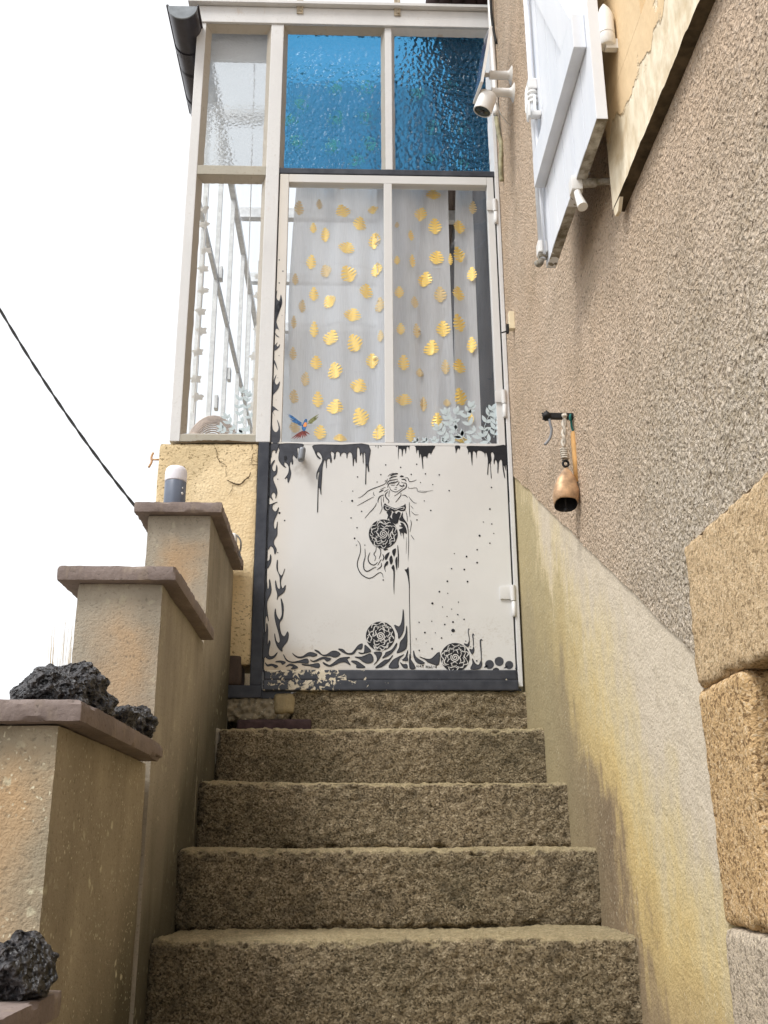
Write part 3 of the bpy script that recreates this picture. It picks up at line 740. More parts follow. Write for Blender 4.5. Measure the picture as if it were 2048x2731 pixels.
# putty fillets in the rebates (sloping strips)
def fillet(x0, x1, z0, z1, wd, mt=PUTTY, sides='lrtb', depth=.034):
    bm = B(); f, b = D+.006, D+.006+depth
    o = [(x0, z0), (x1, z0), (x1, z1), (x0, z1)]; i_ = [(x0+wd*('l' in sides), z0+wd*('b' in sides)), (x1-wd*('r' in sides), z0+wd*('b' in sides)), (x1-wd*('r' in sides), z1-wd*('t' in sides)), (x0+wd*('l' in sides), z1-wd*('t' in sides))]
    segs = {'b': (0, 1), 'r': (1, 2), 't': (2, 3), 'l': (3, 0)}
    for s in sides:
        a, c = segs[s]; N = 24
        prev = None
        for q in range(N+1):
            t = q/N
            po = Vector((o[a][0]+(o[c][0]-o[a][0])*t, f, o[a][1]+(o[c][1]-o[a][1])*t))
            pi_ = Vector((i_[a][0]+(i_[c][0]-i_[a][0])*t, b, i_[a][1]+(i_[c][1]-i_[a][1])*t))
            j = .0022*noise.noise(Vector((pi_.x*60, s == 'l', pi_.z*60)))
            if s in 'lr': pi_.x += j
            else: pi_.z += j
            cur = (bm.verts.new(po), bm.verts.new(pi_))
            if prev: bm.faces.new((prev[0], cur[0], cur[1], prev[1]))
            prev = cur
    obj('putty', bm, mt, porch)
fillet(-.640, -.358, 2.684, 3.418, .020); fillet(-.640, -.358, 1.486, 2.640, .018)
fillet(-.304, .134, 2.680, 3.418, .016, PUTTY, 'lrt'); fillet(.164, .586, 2.680, 3.418, .013, FRAME, 'lrt')
# panes
def pane(name, x0, x1, z0, z1, y, mt, label, par_=None):
    bm = B(); v = [bm.verts.new(p) for p in ((x0, y, z0), (x1, y, z0), (x1, y, z1), (x0, y, z1))]; bm.faces.new(v)
    o = obj(name, bm, mt, par_ or porch, recalc=False); o['label'] = label; return o
YP = D+.041
pane('glass_pane', -.626, -.372, 2.690, 3.402, YP, FROST, 'textured frosted pane at upper left')
gl_low = pane('glass_pane', -.626, -.372, 1.498, 2.632, YP, GLASS, 'clear pane at lower left')
pane('glass_pane', -.292, .124, 2.680, 3.406, YP, BLUE, 'blue hammered glass, left pane')
pane('glass_pane', .174, .577, 2.680, 3.408, YP, BLUE, 'blue hammered glass, right pane')
# rusty brackets on the beam
for u in (800, 1059):
    p = at(u, 20, y=D-.006); bm = B()
    box(bm, p.x-.014, p.x+.014, D-.012, D-.0065, 3.470, 3.56, .002); box(bm, p.x-.016, p.x+.016, D-.012, D+.03, 3.507, 3.515, .002)
    b_ = obj('roof_bracket', bm, RUST, porch)
    bm = B(); lathe(bm, (p.x+.004, D-.012, 3.484), (0, -1, 0), [(.006, 0), (.005, .004), (0, .005)], 10)
    obj('bolt', bm, RUST, b_, smooth=True)
SIDEG = mat_glass('side_glass', .12, (.95, .97, .97))
# roof: flashing, glazed sheets on bars, left side glazing
bm = B(); box(bm, -.72, XW-.003, D-.03, D+.10, 3.508, 3.522)
obj('roof_flashing', bm, FRAME, porch)
bm = B(); bm.faces.new([bm.verts.new(p) for p in ((-.70, D+.105, 3.57), (.60, D+.105, 3.57), (.60, 6.5, 3.57), (-.70, 6.5, 3.57))])
obj('roof_glass', bm, mat_glass('roof_glass', .6, (.88, .91, .93)), porch)
for yb in (3.62, 4.35, 5.05, 5.75, 6.40):
    bm = B(); box(bm, -.66, .60, yb, yb+.045, 3.50, 3.565); obj('roof_bar', bm, INBAR, porch)
bm = B(); box(bm, -.68, -.65, D+.075, 6.5, 3.455, 3.49); obj('side_plate', bm, INBAR, porch)
bm = B(); box(bm, -.675, -.657, D+.058, 6.5, 2.655, 2.682); obj('side_transom', bm, INBAR, porch)
for yb in (3.915, 4.345, 4.82, 5.365, 5.83, 6.3):
    bm = B(); box(bm, -.677, -.6555, yb, yb+.02, 1.4405, 2.654); obj('side_mullion', bm, INBAR, porch)
    bm = B(); box(bm, -.677, -.6555, yb, yb+.02, 2.683, 3.454); obj('side_mullion', bm, INBAR, porch)
for z0, z1 in ((1.4405, 2.65), (2.69, 3.44)):
    bm = B(); bm.faces.new([bm.verts.new(p) for p in ((-.667, D+.06, z0), (-.667, 6.5, z0), (-.667, 6.5, z1), (-.667, D+.06, z1))]); obj('side_glass', bm, SIDEG, porch)
for p in ((.36, 2.66), (.43, 2.0), (.84, 2.35)):      # window stays on the side glazing
    bm = B(); box(bm, -.654, -.636, D+p[0]+.47, D+p[0]+.51, p[1], p[1]+.07, .004); obj('window_catch', bm, INBAR, porch)
# inside of the porch
bm = B(); box(bm, -.55, XW, D+.35, 6.5, .45, .55); obj('inside_floor', bm, FLOOR, porch)
bm = B(); box(bm, -.70, XW, 6.5, 6.56, -.5, 3.57); obj('back_wall', bm, INWALL, porch)
bm = B(); box(bm, XW+.002, XW+.05, 3.76, 6.5, -.5, 3.57); obj('inside_wall', bm, INWALL2, porch)
# roof blind seen through the frosted pane
bm = B(); box(bm, -.63, -.37, 3.60, 3.605, 3.28, 3.46); obj('roller_blind', bm, INWALL, porch)
bm = B(); tube(bm, [(-.44, 3.66, 3.5), (-.432, 3.66, 2.6), (-.425, 3.66, 1.7)], .0022, 6); obj('blind_cord', bm, INBAR, porch)

# gutter along the left eave, end cap to the front
gut = thing('eaves_gutter', (-.722, 3.40, 3.38), 'dark brown half round gutter with grey end cap at porch eave', 'gutter')
bm = B(); N = 14; rg = .062
ring0 = [Vector((-.722+rg*math.cos(math.pi+math.pi*i/N), 0, 3.385+rg*1.05*math.sin(math.pi+math.pi*i/N))) for i in range(N+1)]
for (ya, yb) in ((3.40, 3.72), (3.72, 4.03)):
    e = .003 if ya == 3.40 else 0
    a = [bm.verts.new((p.x, ya, p.z)) for p in ring0]; b = [bm.verts.new((p.x, yb+.02, p.z)) for p in ring0]
    a2 = [bm.verts.new((-.722+(p.x+.722)*.94, ya, 3.385+(p.z-3.385)*.94)) for p in ring0]; b2 = [bm.verts.new((-.722+(p.x+.722)*.94, yb+.02, 3.385+(p.z-3.385)*.94)) for p in ring0]
    for i in range(N):
        bm.faces.new((a[i], a[i+1], b[i+1], b[i])); bm.faces.new((a2[i], a2[i+1], b2[i+1], b2[i]))
obj('trough', bm, BRONZE, gut, smooth=True)
bm = B(); prism(bm, [Vector((p.x*1.0, 3.394, p.z)) for p in ring0], (0, .006, 0)); obj('end_cap', bm, CAPG, gut)
bm = B(); tube(bm, [(-.786, 3.395, 3.388), (-.786, 4.05, 3.388)], .006, 8); tube(bm, [(-.658, 3.395, 3.39), (-.658, 4.05, 3.39)], .005, 8); obj('bead', bm, BRONZE, gut, smooth=True)
for yy in (3.60, 3.92):
    bm = B()
    P = [Vector((-.722+(rg+.004)*math.cos(math.pi+math.pi*i/N), yy, 3.385+(rg+.004)*1.05*math.sin(math.pi+math.pi*i/N))) for i in range(N+1)]
    for i in range(N):
        q = [bm.verts.new(P[i]), bm.verts.new(P[i+1]), bm.verts.new(P[i+1]+Vector((0, .03, 0))), bm.verts.new(P[i]+Vector((0, .03, 0)))]; bm.faces.new(q)
    obj('gutter_clip', bm, BRONZE, gut, smooth=True)
# brown tile ends of the main roof above the beam, right
rt = thing('roof_tiles', (.48, 3.5, 3.60), 'dark brown house eave above the white beam beside the wall', 'roof')
for i in range(5):
    bm = B(); x = .32+i*.056
    lathe(bm, (x+.028, 3.46, 3.585), (0, 1, 0), [(.030, 0), (.030, 3.0)], 14, 1, .6, (1, 0, 0)); obj('tile', bm, mat_plain('roof_tile_brown', (.07, .045, .045), .7, .3, 0, .3, 15) if i == 0 else bpy.data.materials['roof_tile_brown'], rt, smooth=True, autosm=40)  # tiles run back out of view to darken the right blue pane
bm = B(); box(bm, .42, XW+.3, 3.50, 6.6, 3.605, 3.64); obj('shade_deck', bm, bpy.data.materials['roof_tile_brown'], rt)  # unseen deck added behind the eave to darken the right blue pane
# small copper hook on the far side of the cream base
bm = B(); hk = Vector((-.716, D+.06, 1.405))
tube(bm, [hk, hk+Vector((-.032, 0, 0))], .004, 8); tube(bm, cr([hk+Vector((-.030, 0, .028)), hk+Vector((-.036, 0, .010)), hk+Vector((-.034, 0, -.010)), hk+Vector((-.044, 0, -.032))], 4), .0045, 8)
tag(obj('wall_hook', bm, COPPER, base=hk, smooth=True), 'small copper hook on the left edge of the cream base wall', 'hook')

# ------------------------------------------------------------------ the door
DF = D+.006                               # front of the door leaf
door = thing('painted_door', (.58, DF, .534), 'white half glazed metal door painted with black flames, drips, roses and a woman figure', 'door')
def dr(name, x0, x1, z0, z1, y0=DF, y1=DF+.04, mt=DOORW, bev=.002, par_=None): return fr(name, x0, x1, z0, z1, y0, y1, mt, bev, par_ or door)
panel = dr('panel', -.299, .580, .603, 1.447)
dr('stile', -.299, -.263, 1.448, 2.650); dr('stile', .553, .580, 1.448, 2.650)
dr('top_rail', -.2625, .5525, 2.612, 2.650); dr('mid_rail', -.2625, .5525, 1.448, 1.459)
dr('mullion', .1265, .1600, 1.4595, 2.6115)
kick = dr('kick_rail', -.299, .582, .566, .6025, DF-.010, DF+.035, RAIL, .006)
dr('weather_bar', -.300, .584, .530, .5655, DF-.020, DF+.03, RAIL, .005)
pl = pane('glass_pane', -.2625, .1262, 1.4595, 2.6115, DF+.016, GLASS, 'left pane with bird sticker', door)
prr = pane('glass_pane', .1603, .5525, 1.4595, 2.6115, DF+.016, GLASS, 'right pane with leaf sticker', door)
bm = B()       # black strips put in as the shade in the gaps beside the leaf
box(bm, -.3035, -.2995, DF+.012, DF+.03, .60, 2.65); box(bm, .5805, .5855, DF+.012, DF+.03, .60, 2.65)
obj('gap_shade', bm, INK, door)
# hinges
for zc in (2.485, 1.625, .855):
    bm = B()
    tube(bm, [(.5815, DF-.006, zc-.004), (.5815, DF-.006, zc+.052)], .0095, 14)
    box(bm, .535 if zc < 1 else .548, .5805, DF-.007, DF-.0005, zc+.002, zc+.048, .002)
    h_ = obj('hinge', bm, DOORW, door, smooth=True, autosm=40)
    bm = B(); lathe(bm, (.5825, DF-.006, zc-.062), (0, 0, 1), [(.006, 0), (.008, .004), (.008, .056)], 14); obj('pin', bm, DOORW, h_, smooth=True)
# knob and keyhole
KB = crop(680, 1180, 900, 1622)
kc = at(*KB(920, 250), y=DF-.03)
knob = None
bm = B(); lathe(bm, (kc.x, DF-.0005, kc.z-.003), (0, -1, 0), [(.009, 0), (.008, .018), (.012, .024)], 16)
knob = obj('knob_stem', bm, KNOB, door, smooth=True)
bm = B(); rough_block(bm, kc.x-.0125, kc.x+.0125, DF-.052, DF-.022, kc.z-.0275, kc.z+.0275, .004, 0, .010, 10, 1, 0)
for v in bm.verts: v.co.x += (v.co.z-kc.z)*.12
obj('knob', bm, KNOB, knob, smooth=True)
ko = at(*KB(598, 290), y=DF)
bm = B(); lathe(bm, (ko.x, DF-.001, ko.z), (0, -1, 0), [(.0052, 0), (.0052, .0025)], 16); box(bm, ko.x-.004, ko.x+.003, DF-.0032, DF-.001, ko.z-.012, ko.z-.002); obj('keyhole', bm, INK, door)

# ---- the painting: flat paint on the leaf
PY = DF-.0009
def pol(bm, cf, pts, sub=3, y=PY, closed_smooth=True):
    P2 = cr([at(*cf(u, v), y=y) for u, v in pts], sub, True)
    try:
        tri = tessellate_polygon([P2])
    except Exception: return P2
    vs_ = [bm.verts.new(p) for p in P2]
    for t in tri:
        try: bm.faces.new([vs_[i] for i in t])
        except ValueError: pass
    return P2
def ribbon(bm, P, wf, y=None, closed=False):
    n = len(P); L = []
    for i, p in enumerate(P):
        a, b = (P[(i+1) % n], P[i-1]) if closed else (P[min(i+1, n-1)], P[max(i-1, 0)])
        t = a-b
        t = t.normalized() if t.length > 1e-9 else Vector((1, 0, 0)); nn = Vector((-t.z, 0, t.x)); w_ = wf(i/max(1, n-1))/2
        q = Vector((p.x, y if y is not None else p.y, p.z))
        L.append((bm.verts.new(q+nn*w_), bm.verts.new(q-nn*w_)))
    for i in range(n if closed else n-1):
        j = (i+1) % n
        bm.faces.new((L[i][0], L[j][0], L[j][1], L[i][1]))
def stroke(bm, cf, pts, wpx, sub=4, y=PY, taper=True, px=None):
    P = cr([at(*cf(u, v), y=y) for u, v in pts], sub)
    s = (at(*cf(100, 0), y=y)-at(*cf(0, 0), y=y)).length/100
    ribbon(bm, P, (lambda t: wpx*s*(.45+.55*math.sin(math.pi*min(1, max(0, t))))) if taper else (lambda t: wpx*s))
def dot(bm, cf, u, v, r, y=PY):
    s = (at(*cf(100, 0), y=y)-at(*cf(0, 0), y=y)).length/100; c = at(*cf(u, v), y=y)
    n = 10; a = [bm.verts.new(c+Vector((math.cos(2*math.pi*k/n), 0, math.sin(2*math.pi*k/n)))*r*s) for k in range(n)]; bm.faces.new(a)

cA = crop(930, 1230, 1170, 1435); cB = crop(680, 1180, 900, 1622); cC = crop(690, 1460, 910, 1431)
cD = crop(850, 1620, 1120, 1659); cE = crop(1080, 1650, 1400, 1659); cG = crop(830, 1180, 1110, 1659)
cH = crop(1100, 1060, 1380, 1659); cI = crop(960, 1370, 1100, 1659); cK = crop(680, 1150, 1400, 1659)
cL = crop(700, 800, 900, 885); c3 = crop(430, 440, 830, 1106); c4 = crop(720, 440, 1380, 1659)

def paint(name, polys, mt_fill, outline=True, strokes=(), label=None):
    bm = B(); bo = B()
    for cf, pts in polys:
        P = pol(bm, cf, pts)
        if outline: ribbon(bo, P, lambda t: .0022, PY-.0003, True)
    for cf, pts, w_ in strokes: stroke(bm, cf, pts, w_)
    o = obj(name, bm, mt_fill, panel)
    if label: o['label'] = label
    if outline: obj(name+'_outline', bo, INK, panel)
    else: bo.free()
    return o
FL = [
 (cB, [(490,30),(925,30),(925,90),(880,130),(850,100),(825,120),(835,220),(820,310),(790,280),(755,245),(735,290),(745,380),(735,435),(715,370),(690,400),(680,480),(705,590),(690,690),(650,790),(640,710),(620,690),(585,715),(650,620),(670,520),(650,440),(600,390),(570,400),(575,455),(610,495),(540,450),(475,360),(465,270),(485,150)]),
 (cB, [(320,28),(486,28),(470,70),(440,140),(410,215),(405,170),(380,150),(345,165),(325,220),(315,300),(312,180)]),
 (cB, [(304,570),(320,430),(390,345),(335,470),(345,545),(375,570),(410,550),(425,440),(437,545),(415,630),(355,690),(370,780),(420,900),(432,1000),(405,1100),(410,1040),(375,980),(330,1010),(320,1060),(350,1135),(305,1080),(290,1040)]),
 (cB, [(276,1270),(330,1210),(440,1170),(360,1215),(335,1290),(385,1360),(430,1340),(465,1275),(440,1390),(380,1520),(365,1600),(370,1670),(395,1705),(425,1660),(440,1560),(435,1720),(430,1820),(375,1920),(370,2000),(420,2100),(390,2200),(375,2110),(340,2050),(300,2040),(250,2090),(260,1700)]),
 (cC, [(150,255),(190,210),(205,120),(215,190),(200,280),(147,365)]),
 (cC, [(128,700),(138,590),(150,720),(180,690),(185,545),(215,700),(205,800),(145,940),(145,1080),(170,1280),(150,1200),(125,1190),(110,1230),(115,950)]),
 (cC, [(98,1530),(130,1440),(140,1310),(160,1440),(150,1680),(170,1660),(185,1610),(200,1660),(180,1760),(170,1850),(200,1890),(260,1880),(325,1820),(270,1910),(190,1940),(140,1920),(110,1900),(72,1930),(82,1700)]),
 (cC, [(325,215),(330,400),(385,490),(425,450),(450,370),(430,440),(385,560),(385,650),(415,715),(465,655),(440,770),(340,850),(320,905),(325,810),(295,700),(290,570),(320,690),(355,725),(375,690),(370,580),(360,490),(315,380),(312,290)]),
 (cC, [(385,880),(420,980),(428,1100),(410,1230),(365,1300),(365,1400),(395,1510),(450,1545),(500,1460),(515,1530),(490,1630),(410,1740),(405,1805),(330,1730),(285,1610),(275,1490),(300,1610),(340,1660),(370,1620),(350,1500),(305,1340),(275,1180),(290,1060),(300,1150),(345,1245),(375,1240),(405,1150),(395,1000)]),
]
paint('painted_flames', FL, SLATE, label='slate flames along the left edge of the door panel')
FB = [
 (cC, [(285,1985),(370,1965),(465,1990),(410,2035),(385,1995)]), (cC, [(110,1995),(150,2035),(220,2020),(330,2055),(290,2090),(230,2050),(150,2060)]),
 (cC, [(470,2070),(540,2020),(620,2040),(680,2090),(560,2105),(600,2070),(540,2045)]), (cC, [(425,1850),(490,1950),(590,1985),(720,1960),(840,1930),(855,2010),(700,1995),(600,2000),(480,1960)]),
 (cC, [(580,1830),(660,1890),(760,1890),(850,1830),(920,1820),(1015,1860),(950,1890),(860,1880),(750,1915),(650,1900)]),
 (cC, [(965,1775),(1040,1800),(1100,1860),(1180,1855),(1270,1800),(1350,1800),(1415,1850),(1330,1905),(1230,1880),(1130,1880),(1040,1830)]),
 (cC, [(890,1945),(950,1970),(1080,1910),(1150,1905),(1255,1930),(1185,1975),(1120,1930),(960,1985)]), (cC, [(750,2025),(880,2035),(1040,2010),(1040,2090),(870,2050),(790,2045)]),
 (cD, [(65,895),(170,945),(240,910),(350,830),(510,815),(465,850),(520,945),(430,895),(330,910),(200,965),(110,945)]),
 (cD, [(320,680),(400,690),(460,745),(540,745),(600,680),(650,620),(715,595),(700,680),(630,685),(580,750),(520,770),(430,750)]),
 (cD, [(650,735),(730,750),(750,700),(755,620),(790,640),(855,715),(780,745),(700,760)]), (cD, [(590,810),(700,810),(800,770),(850,760),(890,820),(880,890),(800,915),(730,890),(660,835)]),
 (cD, [(530,880),(620,880),(700,930),(760,985),(620,985),(620,940)]), (cD, [(905,735),(1035,740),(970,870),(900,940),(955,870),(945,790)]),
 (cD, [(930,985),(1030,900),(1090,860),(1150,850),(1215,780),(1150,880),(1050,960),(980,985)]), (cD, [(1040,830),(1090,770),(1100,740),(1200,690),(1280,580),(1260,660),(1180,760),(1100,810)]),
 (cD, [(1238,290),(1300,315),(1340,290),(1370,180),(1382,30),(1395,160),(1390,380),(1310,510),(1300,430)]), (cD, [(1440,300),(1448,470),(1440,640),(1400,700),(1280,745),(1320,660),(1335,570),(1390,500),(1425,420)]),
 (cD, [(1150,985),(1210,870),(1290,820),(1400,770),(1330,830),(1300,910),(1305,985)]), (cD, [(1460,700),(1450,800),(1460,870),(1400,870),(1370,860),(1420,810)]),
 (cD, [(1335,900),(1380,935),(1440,930),(1450,990),(1390,985)]), (cD, [(1490,760),(1500,840),(1585,990),(1490,990)]),
 (cE, [(120,440),(150,530),(270,610),(210,625),(150,590),(120,510)]), (cE, [(200,525),(290,555),(370,550),(475,460),(465,630),(400,630),(320,600),(280,565)]),
 (cE, [(815,345),(860,355),(880,330),(890,310),(885,370),(860,385)]), (cE, [(892,420),(930,430),(948,390),(955,440),(940,480),(922,485)]),
 (cE, [(905,690),(935,620),(930,550),(970,620),(1020,640),(1052,580),(1063,640),(1030,690),(960,700)]), (cE, [(1215,708),(1260,680),(1300,708)]),
]
FBS = [(cE, [(885,345),(890,280),(875,190),(880,138),(892,150)], 13), (cE, [(948,400),(945,300),(935,230),(945,212),(957,238)], 17), (cE, [(1056,600),(1052,450),(1042,320),(1052,288),(1072,305)], 20)]
paint('painted_roots', FB, SLATE, True, FBS, 'curling roots and flames along the bottom of the door panel')
DRP = [
 (cG, [(50,40),(480,40),(905,40),(905,330),(912,460),(900,440),(880,340),(868,420),(862,640),(855,640),(862,420),(855,200),(840,155),(822,200),(822,340),(812,200),(790,160),(775,210),(765,110),(740,75),(720,110),(712,320),(690,245),(672,280),(662,375),(650,200),(610,150),(575,180),(563,255),(555,180),(510,155),(470,185),(458,220),(450,160),(410,140),(385,170),(380,230),(358,265),(365,180),(325,140),(303,165),(320,260),(310,325),(295,260),(265,255),(240,300),(240,405),(228,290),(200,290),(175,400),(165,560),(155,710),(155,825),(140,740),(120,710),(110,760),(103,1070),(97,1070),(105,750),(115,560),(130,480),(115,465),(95,500),(92,590),(85,500),(120,400),(175,290),(165,210),(120,150),(88,160),(95,200),(148,258),(100,235),(50,130)]),
]
paint('painted_drips', DRP, SLATE, True, (), 'slate drips hanging from the middle rail')
DR2 = [
 (cG, [(1340,48),(1450,48),(1555,48),(1550,75),(1548,130),(1538,80),(1510,75),(1492,185),(1478,110),(1455,115),(1435,225),(1425,120),(1400,100),(1385,120),(1375,270),(1370,200),(1370,60),(1345,70)]),
 (cH, [(40,762),(200,762),(350,762),(345,800),(325,830),(290,905),(280,880),(250,890),(230,965),(215,935),(175,935),(165,980),(170,1120),(158,1110),(145,980),(125,890),(110,965),(95,840),(75,840),(65,890),(50,790)]),
 (cH, [(672,765),(750,765),(745,830),(735,805),(710,815),(685,885),(680,830)]),
 (cH, [(865,768),(1100,768),(1300,768),(1490,768),(1500,1060),(1475,1065),(1475,1160),(1455,1100),(1440,1085),(1465,1265),(1450,1260),(1425,1130),(1410,1000),(1385,990),(1365,1040),(1355,1190),(1342,1180),(1340,1050),(1310,985),(1290,1060),(1280,1000),(1290,920),(1265,865),(1240,890),(1250,980),(1235,1060),(1250,1265),(1238,1260),(1225,1060),(1205,1060),(1195,1215),(1180,1200),(1190,1000),(1170,890),(1155,880),(1145,950),(1135,880),(1060,840),(1020,860),(1015,970),(1000,880),(955,860),(945,1075),(930,1000),(915,870),(890,870),(880,905),(875,830)]),
]
paint('painted_drips', DR2, INK, False, [(cG, [(1020,42),(1020,75)], 10), (cG, [(1057,42),(1057,95)], 10), (cG, [(1090,50),(1110,66)], 14), (cH, [(1500,900),(1512,1300),(1535,1655)], 16), (cH, [(1480,400),(1485,600),(1490,780)], 40)], 'black drips at the right under the panes')
# left stile flames sit on the stile above
bm = B()
for cf, pts in [(c3, [(845,960),(855,925),(850,980),(870,1000),(882,955),(890,1020),(852,1140),(848,1180),(842,1100)]),
    (cL, [(150,0),(160,40),(185,45),(200,0),(230,0),(225,70),(165,210),(170,280),(205,380),(190,350),(160,340),(150,390),(200,440),(147,400),(142,200)]),
    (cL, [(140,600),(142,540),(180,500),(165,530),(180,550),(205,520),(195,560)]), (cL, [(130,690),(160,750),(178,830),(150,770),(130,730)]),
    (cL, [(124,1110),(132,950),(165,880),(145,960),(170,1000),(205,960),(190,1040),(134,1110)]), (cL, [(120,1250),(190,1310),(150,1295),(125,1320),(150,1375),(114,1310)]),
    (cL, [(108,1420),(120,1520),(160,1560),(190,1510),(170,1410),(205,1500),(200,1670),(104,1670)])]: pol(bm, cf, pts)
for u, v, r in ((230,183,4), (190,245,3), (195,657,5), (180,918,4), (160,1180,4)): dot(bm, cL, u, v, r)
for u, v in ((870,700), (897,783), (870,870)): dot(bm, c3, u, v, 5)
obj('painted_flames', bm, SLATE, door)['label'] = 'flame tips on the left stile beside the glass'
# dots
bm = B()
for u, v, r in ((195,50,9),(370,35,8),(550,80,11),(663,45,14),(665,163,26),(275,192,13),(420,195,7),(505,267,11),(645,223,5),(155,280,8),(292,330,5),(197,438,10),(375,415,13),(840,310,8),(907,390,7),(992,583,12),(815,10,6)): dot(bm, cE, u, v, r, PY)
for u, v, r in ((597,428,6),(655,492,4),(590,533,4),(627,593,4),(612,658,5),(773,267,4),(803,207,4),(895,222,4),(993,203,4),(960,265,4),(1047,262,4),(1132,268,4),(1017,315,3),(1092,328,3),(1193,365,4),(1040,428,3),(1080,487,4),(995,545,4),(1453,345,4),(1443,478,5),(1403,558,3),(1455,570,4),(1380,642,6),(1467,628,3),(1443,688,4),(1365,728,4),(1300,770,5),(1365,808,5),(1208,845,4),(1286,850,5),(1182,922,5),(1306,924,5),(1133,986,5),(1184,996,3),(1090,1058,6),(1250,1050,3),(1152,1080,3),(1208,1093,3),(1246,1127,4),(1180,1138,3),(1285,1156,4),(1225,752,3),(788,914,4),(182,549,4),(150,502,6),(140,295,3),(140,746,3),(630,281,4),(600,368,3),(533,431,2),(675,700,3),(623,700,3),(750,312,3)): dot(bm, cK, u, v, r*1.15)
obj('painted_dots', bm, INK, panel)
# round berries, bottom right
bm = B()
for u, v, r in ((1168,632,62),(1302,590,63),(1440,640,57),(1566,668,40)):
    pol(bm, cE, [(u+r*math.cos(a)*(1 if i else 1), v+r*math.sin(a)) for i, a in enumerate([2*math.pi*k/14 for k in range(14)])], 2)
for pts in ([(1120,640),(1090,680),(1150,660)], [(1255,560),(1240,540),(1265,600)], [(1400,650),(1365,688),(1430,668)], [(1540,670),(1518,695),(1560,690)]): pol(bm, cE, pts, 2)
obj('painted_berries', bm, SLATE, panel)
# rose medallions: dark discs crossed by curling pale lines
def rose(cf, c, r, seed, wl, label, tilt=0):
    rnd = random.Random(seed); bm = B()
    pol(bm, cf, [(c[0]+r*math.cos(2*math.pi*k/28), c[1]+r*math.sin(2*math.pi*k/28)) for k in range(28)], 2)
    o = obj('painted_rose', bm, INK, panel); o['label'] = label
    bm = B(); yy = PY-.0004
    sp = [(c[0]+r*(.03+.012*k)*math.cos(k*.62+tilt), c[1]+r*(.03+.012*k)*math.sin(k*.62+tilt)) for k in range(24)]
    stroke(bm, cf, sp, wl*r, 3, yy, False)
    for rad, n, ex in ((.42, 4, 1.15), (.57, 5, 1.0), (.72, 7, .75), (.86, 9, .58)):
        a0 = rnd.random()*6
        for k in range(n):
            a = a0+2*math.pi*k/n+rnd.uniform(-.12, .12); e = ex*rnd.uniform(.8, 1.25); s = rnd.choice((-1, 1))
            pts = []
            for q in range(7):
                t = q/6; rr = rad+.11*s*math.sin(t*math.pi*1.6-.5)+rnd.uniform(-.012, .012)
                if q == 6: rr += .07*s
                rr = min(rr, .955); pts.append((c[0]+r*rr*math.cos(a+e*t), c[1]+r*rr*math.sin(a+e*t)))
            stroke(bm, cf, pts, wl*r*rnd.uniform(.8, 1.15), 3, yy)
            if rnd.random() < .6:      # side curl
                p = pts[3]; b = a+e*.5; g = rnd.choice((-1, 1))
                cu = [p, (p[0]+r*.07*math.cos(b+g*.6), p[1]+r*.07*math.sin(b+g*.6)), (p[0]+r*.12*math.cos(b+g*1.5), p[1]+r*.12*math.sin(b+g*1.5))]
                stroke(bm, cf, cu, wl*r*.8, 3, yy)
    obj('petal_lines', bm, DOORW, panel)
rose(cD, (1010, 470), 238, 4, .070, 'round rose above the bottom roots', .5)
rose(cE, (693, 535), 200, 11, .062, 'round rose at the bottom right of centre', 2)
rose(cI, (735, 640), 460, 21, .050, 'round rose held at the figure\'s hip', 1)
# the woman: dark pieces and brush lines
FIG = [[(575,670),(620,705),(720,745),(760,750),(880,700),(900,675),(912,740),(890,790),(830,795),(780,780),(720,810),(690,790),(640,795),(580,785),(550,740)],
 [(600,805),(685,800),(660,880),(610,935),(625,860)], [(705,825),(740,815),(755,840),(790,805),(830,830),(800,920),(770,1000),(700,930),(690,870)],
 [(860,810),(870,900),(940,1010),(955,1150),(960,1350),(945,1600),(950,1250),(935,1070),(890,980),(805,940),(830,880)], [(665,890),(760,1010),(650,945)],
 [(820,980),(870,990),(915,1070),(925,1160),(880,1140),(880,1250),(860,1160),(840,1140),(835,1200),(815,1130),(800,1090),(860,1060),(800,1030),(840,1020)],
 [(690,1430),(750,1390),(745,1470),(720,1520)], [(645,1560),(680,1500),(705,1590),(670,1650)], [(560,1680),(600,1600),(630,1600),(620,1650),(580,1690),(590,1770)],
 [(680,1700),(715,1650),(735,1740),(728,1980),(722,2130),(712,1990),(710,1760)], [(740,1590),(770,1520),(775,1640),(765,1740)], [(890,1730),(925,1720),(952,1690),(966,1860),(974,2010),(964,2010),(945,1880),(920,1780)],
 [(580,1500),(650,1450),(610,1560),(580,1570)], [(560,1310),(620,1300),(600,1340),(560,1350)], [(550,1390),(630,1400),(570,1425)]]
